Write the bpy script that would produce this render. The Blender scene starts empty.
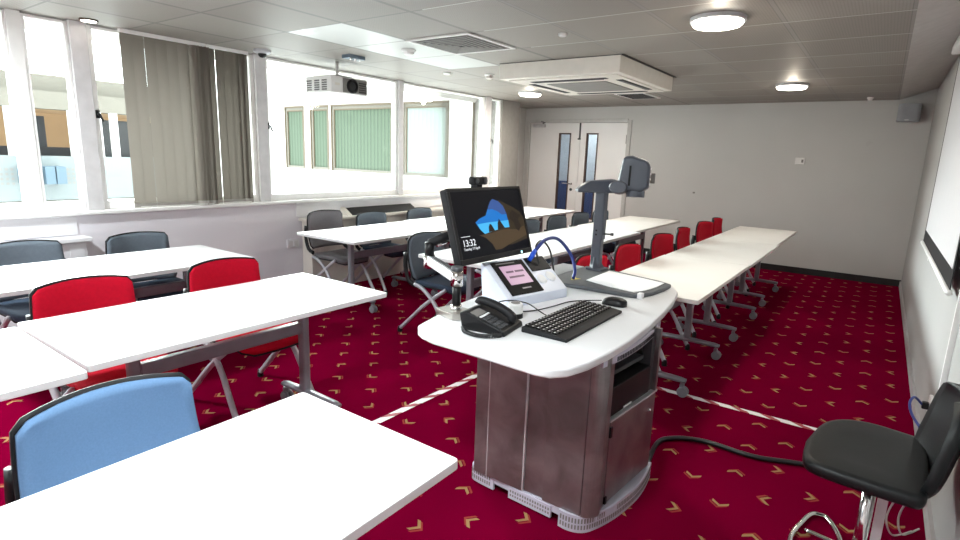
import bpy, bmesh, math, random
from mathutils import Vector, Matrix, Euler
from math import sin, cos, pi, radians as rad
random.seed(7)
S = bpy.context.scene
COL = S.collection

# ------------------------------------------------------------------ materials
def _nt(name):
    m = bpy.data.materials.new(name); m.use_nodes = True
    nt = m.node_tree; nt.nodes.clear()
    out = nt.nodes.new('ShaderNodeOutputMaterial')
    return m, nt, out

def N(nt, t, **kw):
    n = nt.nodes.new(t)
    for k, v in kw.items():
        if hasattr(n, k) and not isinstance(v, (list,)) : setattr(n, k, v)
    return n

def mat(name, col, rough=.5, metal=0., spec=.5, var=.06, scale=14., bump=0., emis=None, estr=0., trans=0., coat=0.):
    """principled material with a procedural noise variation of its colour"""
    m, nt, out = _nt(name)
    b = nt.nodes.new('ShaderNodeBsdfPrincipled')
    tc = nt.nodes.new('ShaderNodeTexCoord')
    nz = nt.nodes.new('ShaderNodeTexNoise'); nz.inputs['Scale'].default_value = scale; nz.inputs['Detail'].default_value = 3
    nt.links.new(tc.outputs['Object'], nz.inputs['Vector'])
    rp = nt.nodes.new('ShaderNodeValToRGB')
    c = Vector(col[:3])
    lo, hi = c*(1-var), c*(1+var)
    rp.color_ramp.elements[0].position = .3; rp.color_ramp.elements[1].position = .7
    rp.color_ramp.elements[0].color = (*lo, 1); rp.color_ramp.elements[1].color = (*[min(1, x) for x in hi], 1)
    nt.links.new(nz.outputs['Fac'], rp.inputs['Fac'])
    nt.links.new(rp.outputs['Color'], b.inputs['Base Color'])
    b.inputs['Roughness'].default_value = rough; b.inputs['Metallic'].default_value = metal
    b.inputs['Specular IOR Level'].default_value = spec
    b.inputs['Coat Weight'].default_value = coat
    if emis:
        b.inputs['Emission Color'].default_value = (*emis, 1); b.inputs['Emission Strength'].default_value = estr
    if bump:
        bp = nt.nodes.new('ShaderNodeBump'); bp.inputs['Strength'].default_value = bump; bp.inputs['Distance'].default_value = .004
        n2 = nt.nodes.new('ShaderNodeTexNoise'); n2.inputs['Scale'].default_value = scale*18
        nt.links.new(tc.outputs['Object'], n2.inputs['Vector']); nt.links.new(n2.outputs['Fac'], bp.inputs['Height'])
        nt.links.new(bp.outputs['Normal'], b.inputs['Normal'])
    nt.links.new(b.outputs[0], out.inputs[0])
    return m

def glass_mat(name, tint=(.96, .99, .98), refl=.06):
    m, nt, out = _nt(name)
    t = nt.nodes.new('ShaderNodeBsdfTransparent'); t.inputs[0].default_value = (*tint, 1)
    g = nt.nodes.new('ShaderNodeBsdfGlossy'); g.inputs['Roughness'].default_value = .02
    mx = nt.nodes.new('ShaderNodeMixShader')
    lw = nt.nodes.new('ShaderNodeFresnel'); lw.inputs[0].default_value = 1.3
    mm = nt.nodes.new('ShaderNodeMath'); mm.operation = 'MULTIPLY'; mm.inputs[1].default_value = refl*10
    nt.links.new(lw.outputs[0], mm.inputs[0]); nt.links.new(mm.outputs[0], mx.inputs[0])
    nt.links.new(t.outputs[0], mx.inputs[1]); nt.links.new(g.outputs[0], mx.inputs[2]); nt.links.new(mx.outputs[0], out.inputs[0])
    return m

class G:
    """tiny node-math helper"""
    def __init__(s, nt): s.nt = nt
    def m(s, op, a, b=None, c=None):
        n = s.nt.nodes.new('ShaderNodeMath'); n.operation = op
        for i, v in enumerate((a, b, c)):
            if v is None: continue
            if isinstance(v, (int, float)): n.inputs[i].default_value = v
            else: s.nt.links.new(v, n.inputs[i])
        return n.outputs[0]
    def mix(s, f, a, b):
        n = s.nt.nodes.new('ShaderNodeMix'); n.data_type = 'RGBA'
        for sock, v in ((n.inputs[0], f), (n.inputs[6], a), (n.inputs[7], b)):
            if isinstance(v, (int, float)): sock.default_value = v
            elif isinstance(v, tuple): sock.default_value = (*v, 1)
            else: s.nt.links.new(v, sock)
        return n.outputs[2]

def carpet_mat():
    m, nt, out = _nt('crimson_carpet'); g = G(nt)
    geo = nt.nodes.new('ShaderNodeNewGeometry')
    sp = nt.nodes.new('ShaderNodeSeparateXYZ'); nt.links.new(geo.outputs['Position'], sp.inputs[0])
    P = .1555
    p = g.m('DIVIDE', g.m('SUBTRACT', sp.outputs[0], -.687), P)
    q = g.m('DIVIDE', g.m('SUBTRACT', sp.outputs[1], 2.39), P)
    a = g.m('MULTIPLY', g.m('ADD', p, q), .5); b = g.m('MULTIPLY', g.m('SUBTRACT', p, q), .5)
    ra, rb = g.m('ROUND', a), g.m('ROUND', b)
    la, lb = g.m('SUBTRACT', a, ra), g.m('SUBTRACT', b, rb)
    x = g.m('MULTIPLY', g.m('ADD', la, lb), P); y = g.m('MULTIPLY', g.m('SUBTRACT', la, lb), P)
    cv = nt.nodes.new('ShaderNodeCombineXYZ'); nt.links.new(ra, cv.inputs[0]); nt.links.new(rb, cv.inputs[1])
    wn = nt.nodes.new('ShaderNodeTexWhiteNoise'); nt.links.new(cv.outputs[0], wn.inputs['Vector'])
    ang = g.m('MULTIPLY', g.m('FLOOR', g.m('MULTIPLY', wn.outputs['Value'], 4.)), pi/2)
    cs, sn = g.m('COSINE', ang), g.m('SINE', ang)
    X = g.m('SUBTRACT', g.m('MULTIPLY', x, cs), g.m('MULTIPLY', y, sn))
    Y = g.m('ADD', g.m('MULTIPLY', x, sn), g.m('MULTIPLY', y, cs))
    ax = g.m('ABSOLUTE', X)
    def chev(dy, halfw, band, shift=0.):
        xx = g.m('ABSOLUTE', g.m('SUBTRACT', X, shift)) if shift else ax
        d = g.m('ABSOLUTE', g.m('ADD', g.m('SUBTRACT', Y, dy), g.m('MULTIPLY', xx, .85)))
        return g.m('MULTIPLY', g.m('LESS_THAN', d, band), g.m('LESS_THAN', xx, halfw))
    gold = chev(.016, .034, .0085); org = chev(.033, .037, .0065, .006)
    geo2 = nt.nodes.new('ShaderNodeTexNoise'); geo2.inputs['Scale'].default_value = 900.; nt.links.new(geo.outputs['Position'], geo2.inputs['Vector'])
    big = nt.nodes.new('ShaderNodeTexNoise'); big.inputs['Scale'].default_value = 1.6; big.inputs['Detail'].default_value = 4; nt.links.new(geo.outputs['Position'], big.inputs['Vector'])
    base = g.mix(big.outputs['Fac'], CARPET_A, CARPET_B)
    base = g.mix(g.m('MULTIPLY', geo2.outputs['Fac'], .5), base, (.05, .0, .008))
    c = g.mix(org, base, (.28, .045, .035)); c = g.mix(gold, c, (.34, .205, .09))
    bs = nt.nodes.new('ShaderNodeBsdfPrincipled'); bs.inputs['Roughness'].default_value = .95; bs.inputs['Specular IOR Level'].default_value = .0
    bs.inputs['Sheen Weight'].default_value = .0
    nt.links.new(c, bs.inputs['Base Color'])
    bp = nt.nodes.new('ShaderNodeBump'); bp.inputs['Strength'].default_value = .4; bp.inputs['Distance'].default_value = .004
    nt.links.new(geo2.outputs['Fac'], bp.inputs['Height']); nt.links.new(bp.outputs[0], bs.inputs['Normal'])
    nt.links.new(bs.outputs[0], out.inputs[0])
    return m
CARPET_A, CARPET_B = (.145, .0, .018), (.228, .001, .027)

TX0, TY0, TP, TQ = .005, 2.035, .626, .638
def ceiling_mat():
    m, nt, out = _nt('perforated_ceiling_tiles'); g = G(nt)
    geo = nt.nodes.new('ShaderNodeNewGeometry')
    sp = nt.nodes.new('ShaderNodeSeparateXYZ'); nt.links.new(geo.outputs['Position'], sp.inputs[0])
    u = g.m('DIVIDE', g.m('SUBTRACT', sp.outputs[0], TX0), TP); v = g.m('DIVIDE', g.m('SUBTRACT', sp.outputs[1], TY0), TQ)
    iu, iv = g.m('FLOOR', u), g.m('FLOOR', v)
    du = g.m('MULTIPLY', g.m('ABSOLUTE', g.m('SUBTRACT', u, g.m('ROUND', u))), TP)
    dv = g.m('MULTIPLY', g.m('ABSOLUTE', g.m('SUBTRACT', v, g.m('ROUND', v))), TQ)
    bar = g.m('MAXIMUM', g.m('LESS_THAN', du, .012), g.m('LESS_THAN', dv, .005))
    edge = g.m('MAXIMUM', g.m('LESS_THAN', g.m('ABSOLUTE', g.m('SUBTRACT', du, .0135)), .003), g.m('LESS_THAN', g.m('ABSOLUTE', g.m('SUBTRACT', dv, .0065)), .002))
    fu = g.m('FRACT', g.m('DIVIDE', sp.outputs[0], .0157)); fv = g.m('FRACT', g.m('DIVIDE', sp.outputs[1], .0157))
    hole = g.m('LESS_THAN', g.m('ADD', g.m('POWER', g.m('SUBTRACT', fu, .5), 2.), g.m('POWER', g.m('SUBTRACT', fv, .5), 2.)), .05)
    # plain unperforated panels by the windows, their window gleam put into lighter colour
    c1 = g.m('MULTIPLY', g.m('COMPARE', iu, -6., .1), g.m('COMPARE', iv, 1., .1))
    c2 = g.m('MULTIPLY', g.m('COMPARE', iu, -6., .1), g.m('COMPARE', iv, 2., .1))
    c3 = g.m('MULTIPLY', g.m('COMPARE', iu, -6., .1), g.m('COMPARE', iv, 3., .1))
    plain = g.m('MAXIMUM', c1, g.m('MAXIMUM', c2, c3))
    wn = nt.nodes.new('ShaderNodeTexWhiteNoise'); cv = nt.nodes.new('ShaderNodeCombineXYZ')
    nt.links.new(iu, cv.inputs[0]); nt.links.new(iv, cv.inputs[1]); nt.links.new(cv.outputs[0], wn.inputs['Vector'])
    tile = g.mix(wn.outputs['Value'], (.235, .213, .188), (.285, .262, .236))
    tile = g.mix(g.m('MULTIPLY', hole, .42), tile, (.10, .095, .09))
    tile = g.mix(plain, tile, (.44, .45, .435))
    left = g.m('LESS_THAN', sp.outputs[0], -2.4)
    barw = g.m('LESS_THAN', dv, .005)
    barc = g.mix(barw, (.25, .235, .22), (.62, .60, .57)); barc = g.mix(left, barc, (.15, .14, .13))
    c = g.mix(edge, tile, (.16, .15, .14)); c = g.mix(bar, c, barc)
    bs = nt.nodes.new('ShaderNodeBsdfPrincipled'); nt.links.new(c, bs.inputs['Base Color'])
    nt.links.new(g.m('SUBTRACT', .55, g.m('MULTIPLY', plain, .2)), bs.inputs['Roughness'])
    nt.links.new(bs.outputs[0], out.inputs[0])
    return m

def wall_mat(name, a, b, dirt=.0):
    m, nt, out = _nt(name); g = G(nt)
    geo = nt.nodes.new('ShaderNodeNewGeometry')
    n1 = nt.nodes.new('ShaderNodeTexNoise'); n1.inputs['Scale'].default_value = 1.3; n1.inputs['Detail'].default_value = 6
    n2 = nt.nodes.new('ShaderNodeTexNoise'); n2.inputs['Scale'].default_value = 160
    for n in (n1, n2): nt.links.new(geo.outputs['Position'], n.inputs['Vector'])
    c = g.mix(n1.outputs['Fac'], a, b)
    n3 = nt.nodes.new('ShaderNodeTexNoise'); n3.inputs['Scale'].default_value = 7.; n3.inputs['Detail'].default_value = 8
    nt.links.new(geo.outputs['Position'], n3.inputs['Vector'])
    sc = g.m('MULTIPLY', g.m('GREATER_THAN', n3.outputs['Fac'], .70), dirt)
    c = g.mix(sc, c, (.35, .33, .32))
    bs = nt.nodes.new('ShaderNodeBsdfPrincipled'); bs.inputs['Roughness'].default_value = .75; nt.links.new(c, bs.inputs['Base Color'])
    bp = nt.nodes.new('ShaderNodeBump'); bp.inputs['Strength'].default_value = .15; bp.inputs['Distance'].default_value = .003
    nt.links.new(n2.outputs['Fac'], bp.inputs['Height']); nt.links.new(bp.outputs[0], bs.inputs['Normal'])
    nt.links.new(bs.outputs[0], out.inputs[0])
    return m

def brushed_mat():
    """smudged brown-grey metal of the lectern"""
    m, nt, out = _nt('smudged_grey_metal'); g = G(nt)
    tc = nt.nodes.new('ShaderNodeTexCoord')
    n1 = nt.nodes.new('ShaderNodeTexNoise'); n1.inputs['Scale'].default_value = 7.; n1.inputs['Detail'].default_value = 7; n1.inputs['Distortion'].default_value = .6
    nt.links.new(tc.outputs['Object'], n1.inputs['Vector'])
    n2 = nt.nodes.new('ShaderNodeTexNoise'); n2.inputs['Scale'].default_value = 2.2; n2.inputs['Detail'].default_value = 3
    nt.links.new(tc.outputs['Object'], n2.inputs['Vector'])
    c = g.mix(n1.outputs['Fac'], (.10, .078, .08), (.48, .45, .455))
    bs = nt.nodes.new('ShaderNodeBsdfPrincipled'); bs.inputs['Metallic'].default_value = .75
    nt.links.new(c, bs.inputs['Base Color'])
    nt.links.new(g.m('ADD', .22, g.m('MULTIPLY', n2.outputs['Fac'], .28)), bs.inputs['Roughness'])
    nt.links.new(bs.outputs[0], out.inputs[0])
    return m

def blind_mat(name, col):
    m, nt, out = _nt(name); g = G(nt)
    tc = nt.nodes.new('ShaderNodeTexCoord')
    wv = nt.nodes.new('ShaderNodeTexWave'); wv.inputs['Scale'].default_value = 60.; wv.inputs['Distortion'].default_value = 1.
    wv.bands_direction = 'DIAGONAL'
    nt.links.new(tc.outputs['Object'], wv.inputs['Vector'])
    c = g.mix(g.m('MULTIPLY', wv.outputs['Fac'], .25), col, tuple(x*.75 for x in col))
    d = nt.nodes.new('ShaderNodeBsdfDiffuse'); t = nt.nodes.new('ShaderNodeBsdfTranslucent')
    nt.links.new(c, d.inputs[0]); nt.links.new(c, t.inputs[0])
    mx = nt.nodes.new('ShaderNodeMixShader'); mx.inputs[0].default_value = .14
    nt.links.new(d.outputs[0], mx.inputs[1]); nt.links.new(t.outputs[0], mx.inputs[2]); nt.links.new(mx.outputs[0], out.inputs[0])
    return m

def tape_mat():
    m, nt, out = _nt('worn_white_tape'); g = G(nt)
    tc = nt.nodes.new('ShaderNodeTexCoord'); sp = nt.nodes.new('ShaderNodeSeparateXYZ'); nt.links.new(tc.outputs['Object'], sp.inputs[0])
    s = g.m('FRACT', g.m('ADD', g.m('DIVIDE', sp.outputs[0], .165), g.m('MULTIPLY', sp.outputs[1], 9.)))
    nz = nt.nodes.new('ShaderNodeTexNoise'); nz.inputs['Scale'].default_value = 30.; nt.links.new(tc.outputs['Object'], nz.inputs['Vector'])
    st = g.m('LESS_THAN', g.m('ADD', s, g.m('MULTIPLY', g.m('SUBTRACT', nz.outputs['Fac'], .5), .35)), .36)
    c = g.mix(st, (.86, .82, .82), (.36, .03, .04))
    bs = nt.nodes.new('ShaderNodeBsdfPrincipled'); bs.inputs['Roughness'].default_value = .5
    nt.links.new(c, bs.inputs['Base Color']); nt.links.new(bs.outputs[0], out.inputs[0]); return m

def slat_mat(name, a, b, scale, axis=0):
    """vertical stripes for blinds hanging behind far windows"""
    m, nt, out = _nt(name); g = G(nt)
    geo = nt.nodes.new('ShaderNodeNewGeometry'); sp = nt.nodes.new('ShaderNodeSeparateXYZ'); nt.links.new(geo.outputs['Position'], sp.inputs[0])
    f = g.m('FRACT', g.m('MULTIPLY', sp.outputs[axis], scale))
    c = g.mix(f, a, b)
    bs = nt.nodes.new('ShaderNodeBsdfPrincipled'); bs.inputs['Roughness'].default_value = .9
    nt.links.new(c, bs.inputs['Base Color']); nt.links.new(bs.outputs[0], out.inputs[0]); return m

M = {}
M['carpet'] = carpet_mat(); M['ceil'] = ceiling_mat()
M['wall'] = wall_mat('painted_white_wall', (.50, .495, .485), (.58, .575, .565), .10)
M['wall_l'] = wall_mat('painted_lilac_white_wall', (.80, .77, .83), (.86, .83, .88), .06)
M['pillar'] = mat('grey_paint', (.27, .255, .24), .8, var=.05)
M['panelwhite'] = mat('white_board', (.78, .77, .80), .5, var=.03, scale=3)
M['frame'] = mat('white_window_frame', (.88, .87, .86), .45, var=.03)
M['mull'] = mat('grey_window_mullion', (.62, .60, .61), .5, var=.06)
M['skirt'] = mat('black_skirting', (.012, .012, .013), .5)
M['skirt_g'] = mat('grey_skirting', (.42, .40, .40), .5)
M['glass'] = glass_mat('window_glass')
M['top'] = mat('white_laminate', (.80, .80, .81), .32, var=.012, scale=5, spec=.45)
M['top_warm'] = mat('warm_lit_white_laminate', (.80, .765, .73), .35, var=.02, scale=5, spec=.4)  # white laminate with the warm lamplight put into its colour
M['topedge'] = mat('white_edge_band', (.78, .77, .79), .4, var=.02)
M['steel'] = mat('silver_grey_steel', (.26, .26, .29), .38, metal=.35, var=.05)
M['steel_l'] = mat('light_silver_tube', (.52, .52, .57), .35, metal=.3, var=.05)
M['steel_d'] = mat('dark_grey_steel', (.10, .10, .11), .45, metal=.3)
M['wheel'] = mat('grey_castor_wheel', (.22, .22, .25), .5)
M['blackp'] = mat('black_plastic', (.007, .007, .008), .42, spec=.3, var=.2)
M['blackm'] = mat('matt_black_plastic', (.010, .010, .012), .6, spec=.3, var=.2)
M['plate'] = mat('satin_nickel_plate', (.42, .40, .37), .3, metal=.8)
M['panelblk'] = mat('satin_black_panel', (.006, .006, .007), .55, spec=.08)
M['darkp'] = mat('dark_grey_plastic', (.055, .057, .064), .45, var=.1)
M['red'] = mat('red_fabric', (.62, .004, .028), .85, var=.05, scale=60, bump=.3, spec=.2)
M['redf'] = mat('deep_red_fabric', (.46, .004, .02), .85, var=.05, scale=60, bump=.3, spec=.2)
M['grey'] = mat('slate_grey_fabric', (.125, .15, .18), .85, var=.05, scale=60, bump=.3, spec=.2)
M['brown'] = mat('warm_grey_fabric', (.17, .16, .17), .85, var=.05, scale=60, bump=.3, spec=.2)
M['blue'] = mat('light_blue_fabric', (.15, .272, .47), .85, var=.05, scale=200, bump=.3, spec=.2)
M['navy'] = mat('dark_blue_fabric', (.03, .05, .085), .85, var=.12, scale=60)
M['lect'] = brushed_mat()
M['lectw'] = mat('pale_lilac_metal', (.56, .54, .64), .4, var=.03)
M['desk'] = mat('white_desk_laminate', (.84, .84, .86), .3, var=.012, scale=4, spec=.45)
M['chrome'] = mat('chrome', (.78, .77, .76), .12, metal=1., var=.03)
M['alu'] = mat('brushed_aluminium', (.72, .72, .74), .34, metal=.45, var=.06)
M['bluebox'] = mat('pale_blue_white_metal', (.74, .79, .92), .42, var=.02)
M['vis'] = mat('blue_grey_plastic', (.075, .082, .105), .4, var=.06)
M['visd'] = mat('charcoal_plastic', (.085, .09, .10), .5, var=.08)
M['paper'] = mat('white_paper', (.88, .88, .90), .7, var=.01)
M['white'] = mat('white_plastic', (.80, .79, .78), .4, var=.03)
M['cream'] = mat('cream_metal_casing', (.76, .72, .66), .5, var=.03)
M['fabblind'] = blind_mat('grey_beige_blind_fabric', (.185, .165, .142))
M['fabblind2'] = blind_mat('dark_grey_blind_fabric', (.115, .101, .085))
M['lamp'] = mat('lit_lamp_diffuser', (.9, .88, .84), .4, emis=(1., .93, .82), estr=9.)
M['grille'] = mat('grey_grille', (.22, .21, .20), .6)
M['dark'] = mat('dark_interior', (.02, .02, .022), .7)
M['door'] = mat('white_door_paint', (.83, .82, .82), .45, var=.015, scale=3)
M['doorframe'] = mat('pale_grey_door_frame', (.50, .49, .48), .5)
M['wood'] = mat('brown_beading', (.07, .035, .022), .5)
M['hall'] = mat('corridor_grey', (.40, .42, .46), .8)
M['hallblue'] = mat('corridor_dark_blue', (.035, .055, .14), .7)
M['tape'] = tape_mat()
M['vgablue'] = mat('blue_plug', (.01, .10, .75), .4)
M['cableblue'] = mat('blue_cable', (.025, .045, .24), .4)
M['cable'] = mat('black_cable', (.012, .012, .014), .45)
M['cablew'] = mat('white_cable', (.62, .58, .56), .5)
M['leather'] = mat('black_leatherette', (.008, .009, .010), .42, spec=.35, var=.15, scale=40, bump=.15)
M['screenwhite'] = mat('projection_screen_white', (.60, .59, .61), .85, var=.01)
M['extw'] = mat('exterior_white_render', (.80, .80, .79), .8, var=.03, scale=1)
M['extc'] = mat('exterior_cream_band', (.17, .16, .135), .8, var=.03)
M['extline'] = mat('tan_window_bead', (.12, .092, .06), .7)
M['exto'] = mat('lit_orange_room', (.30, .20, .11), .9, var=.1, scale=1.5, emis=(.50, .34, .20), estr=.55)  # room surfaces glow by themselves in place of lamps inside
M['extd'] = mat('exterior_dark_glass', (.022, .026, .032), .3)
M['extg'] = mat('exterior_grey_panel', (.20, .23, .235), .6, var=.06, scale=1)
M['extblue'] = mat('exterior_pale_blue', (.10, .155, .20), .6)
M['green'] = slat_mat('green_far_blinds', (.05, .075, .05), (.10, .135, .095), 8.)
M['palegreen'] = slat_mat('pale_far_blinds', (.22, .27, .25), (.26, .30, .28), 8.)
M['leaf'] = mat('leaf_green', (.05, .10, .05), .7)
M['yellow'] = mat('yellow_mark', (.75, .6, .08), .5)

# ------------------------------------------------------------------ mesh helpers
class MB:
    def __init__(s): s.bm = bmesh.new(); s.mi = 0
    def _tag(s, faces):
        for f in faces: f.material_index = s.mi
    def box(s, a, b, M4=None):
        x0, y0, z0 = a; x1, y1, z1 = b
        vs = [s.bm.verts.new(p) for p in ((x0,y0,z0),(x1,y0,z0),(x1,y1,z0),(x0,y1,z0),(x0,y0,z1),(x1,y0,z1),(x1,y1,z1),(x0,y1,z1))]
        if M4 is not None:
            for v in vs: v.co = M4 @ v.co
        s._tag([s.bm.faces.new([vs[i] for i in f]) for f in ((0,3,2,1),(4,5,6,7),(0,1,5,4),(1,2,6,5),(2,3,7,6),(3,0,4,7))])
        return s
    def quad(s, *pts):
        s._tag([s.bm.faces.new([s.bm.verts.new(p) for p in pts])]); return s
    def prism(s, poly, d, M4=None):
        """poly: list of 3D points (a face), extruded by vector d"""
        d = Vector(d); n = len(poly)
        A = [Vector(p) for p in poly]; B = [p+d for p in A]
        if M4 is not None: A = [M4 @ p for p in A]; B = [M4 @ p for p in B]
        va = [s.bm.verts.new(p) for p in A]; vb = [s.bm.verts.new(p) for p in B]
        fs = [s.bm.faces.new(va[::-1]), s.bm.faces.new(vb)]
        for i in range(n):
            j = (i+1) % n; fs.append(s.bm.faces.new((va[i], va[j], vb[j], vb[i])))
        s._tag(fs); return s
    def tube(s, pts, r, n=8, caps=True, smooth=0, flat=1.):
        P = [Vector(p) for p in pts]
        if smooth: P = catmull(P, smooth)
        R = r if isinstance(r, (list, tuple)) else [r]*len(P)
        if len(R) != len(P): R = [R[0]+(R[-1]-R[0])*i/(len(P)-1) for i in range(len(P))]
        t0 = (P[1]-P[0]).normalized()
        up = Vector((0,0,1)) if abs(t0.z) < .9 else Vector((1,0,0))
        nrm = (up - t0*up.dot(t0)).normalized(); rings = []
        for i, p in enumerate(P):
            t = (P[min(i+1, len(P)-1)]-P[max(i-1, 0)]).normalized()
            nrm = (nrm - t*nrm.dot(t)).normalized(); bn = t.cross(nrm)
            rings.append([s.bm.verts.new(p + (nrm*cos(2*pi*k/n)*flat + bn*sin(2*pi*k/n))*R[i]) for k in range(n)])
        fs = []
        for a, b in zip(rings, rings[1:]):
            for k in range(n): fs.append(s.bm.faces.new((a[k], a[(k+1) % n], b[(k+1) % n], b[k])))
        if caps: fs += [s.bm.faces.new(rings[0][::-1]), s.bm.faces.new(rings[-1])]
        for f in fs: f.smooth = True
        s._tag(fs); return s
    def lathe(s, prof, n=24, M4=None):
        """prof: list of (r, z) about the z axis"""
        rings = []
        for r, z in prof:
            ring = [Vector((max(r, 1e-4)*cos(2*pi*k/n), max(r, 1e-4)*sin(2*pi*k/n), z)) for k in range(n)]
            if M4 is not None: ring = [M4 @ v for v in ring]
            rings.append([s.bm.verts.new(v) for v in ring])
        fs = []
        for a, b in zip(rings, rings[1:]):
            for k in range(n): fs.append(s.bm.faces.new((a[k], a[(k+1) % n], b[(k+1) % n], b[k])))
        fs += [s.bm.faces.new(rings[0][::-1]), s.bm.faces.new(rings[-1])]
        s._tag(fs); return s
    def shell(s, F, nu, nv, th, smooth=True):
        """closed slab: F(u,v) -> (point, normal); offset by th(u,v)"""
        fr = []; bk = []
        for i in range(nu+1):
            ra = []; rb = []
            for j in range(nv+1):
                p, nn = F(i/nu, j/nv); t = th(i/nu, j/nv) if callable(th) else th
                ra.append(s.bm.verts.new(p)); rb.append(s.bm.verts.new(Vector(p)+Vector(nn)*t))
            fr.append(ra); bk.append(rb)
        fs = []
        for i in range(nu):
            for j in range(nv):
                fs.append(s.bm.faces.new((fr[i][j], fr[i][j+1], fr[i+1][j+1], fr[i+1][j])))
                fs.append(s.bm.faces.new((bk[i][j], bk[i+1][j], bk[i+1][j+1], bk[i][j+1])))
        for i in range(nu):
            fs.append(s.bm.faces.new((fr[i][0], fr[i+1][0], bk[i+1][0], bk[i][0])))
            fs.append(s.bm.faces.new((fr[i+1][nv], fr[i][nv], bk[i][nv], bk[i+1][nv])))
        for j in range(nv):
            fs.append(s.bm.faces.new((fr[0][j+1], fr[0][j], bk[0][j], bk[0][j+1])))
            fs.append(s.bm.faces.new((fr[nu][j], fr[nu][j+1], bk[nu][j+1], bk[nu][j])))
        for f in fs: f.smooth = smooth
        s._tag(fs); return s
    def build(s, name, mats, parent=None, bevel=0., seg=2, smooth=False):
        bmesh.ops.recalc_face_normals(s.bm, faces=s.bm.faces)
        me = bpy.data.meshes.new(name); s.bm.to_mesh(me); s.bm.free()
        for m in (mats if isinstance(mats, (list, tuple)) else [mats]): me.materials.append(m)
        if smooth:
            for p in me.polygons: p.use_smooth = True
        o = bpy.data.objects.new(name, me); COL.objects.link(o)
        if bevel:
            bv = o.modifiers.new('bevel', 'BEVEL'); bv.width = bevel; bv.segments = seg; bv.limit_method = 'ANGLE'; bv.angle_limit = rad(40)
            for p in me.polygons: p.use_smooth = True
            wn = o.modifiers.new('wn', 'WEIGHTED_NORMAL'); wn.keep_sharp = False
        if parent is not None: o.parent = parent
        return o

def catmull(P, k):
    out = []
    for i in range(len(P)-1):
        p0, p1, p2, p3 = P[max(i-1, 0)], P[i], P[i+1], P[min(i+2, len(P)-1)]
        for j in range(k):
            t = j/k
            out.append(.5*((2*p1)+(p2-p0)*t+(2*p0-5*p1+4*p2-p3)*t*t+(3*p1-p0-3*p2+p3)*t**3))
    out.append(P[-1]); return out

def rrect(x0, y0, x1, y1, r, z=0, n=5):
    pts = []
    rs = r if isinstance(r, (list, tuple)) else [r]*4
    for (cx, cy, a0, rr) in ((x1-rs[0], y0+rs[0], -pi/2, rs[0]), (x1-rs[1], y1-rs[1], 0, rs[1]), (x0+rs[2], y1-rs[2], pi/2, rs[2]), (x0+rs[3], y0+rs[3], pi, rs[3])):
        for k in range(n+1):
            a = a0+k*pi/2/n; pts.append((cx+rr*cos(a), cy+rr*sin(a), z))
    return pts

def tag(o, label=None, cat=None, group=None, kind=None):
    if label: o['label'] = label
    if cat: o['category'] = cat
    if group: o['group'] = group
    if kind: o['kind'] = kind
    return o
def thing(name, label, cat, loc=(0,0,0), rz=0., group=None):
    o = bpy.data.objects.new(name, None); COL.objects.link(o); o.empty_display_size = .1
    o.location = loc; o.rotation_euler = (0,0,rz)
    return tag(o, label, cat, group)
def struct(o, label=None):
    o['kind'] = 'structure'
    if label: o['label'] = label
    return o
def copy_tree(o, parent=None):
    c = o.copy(); COL.objects.link(c)
    if parent is not None: c.parent = parent
    for ch in list(o.children): copy_tree(ch, c)
    return c
def text_mesh(name, body, size, mtx, material, parent, extrude=.0004):
    cu = bpy.data.curves.new(name, 'FONT'); cu.body = body; cu.size = size; cu.extrude = extrude
    t = bpy.data.objects.new(name+'_tmp', cu); COL.objects.link(t)
    dg = bpy.context.evaluated_depsgraph_get(); dg.update()
    me = bpy.data.meshes.new_from_object(t.evaluated_get(dg)); bpy.data.objects.remove(t)
    me.transform(mtx); me.materials.clear(); me.materials.append(material)
    o = bpy.data.objects.new(name, me); COL.objects.link(o)
    if parent is not None: o.parent = parent
    return o

# ------------------------------------------------------------------ room
XL, XR, YB, ZC, YF = -4.85, .36, 8.724, 2.30, -2.6
struct(MB().box((-5.6, YF, -.08), (XR+.12, 8.9, 0)).build('floor', M['carpet']))
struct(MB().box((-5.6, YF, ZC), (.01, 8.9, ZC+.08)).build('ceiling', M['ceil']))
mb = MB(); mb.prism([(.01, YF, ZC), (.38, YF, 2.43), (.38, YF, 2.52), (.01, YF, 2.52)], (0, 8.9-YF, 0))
struct(mb.build('ceiling_slope', mat('grey_ceiling_strip', (.46, .44, .42), .6)))  # one even warm grey for the sloping strip
struct(MB().box((XR, YF, 0), (XR+.12, 8.9, 2.55)).build('wall_right', wall_mat('shaded_white_wall', (.36, .355, .35), (.43, .425, .42), .10)))  # right wall's dimmer light put into a darker copy of the white paint
struct(MB().box((-5.6, YB, 0), (-5.25, YB+.12, ZC)).box((-3.37, YB, 0), (XR+.12, YB+.12, 2.5)).box((-5.25, YB, 2.085), (-3.37, YB+.12, ZC)).build('wall_back', M['wall']))
struct(MB().box((-5.6, YF-.12, 0), (XR+.12, YF, 2.5)).build('wall_front', M['wall']))
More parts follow.
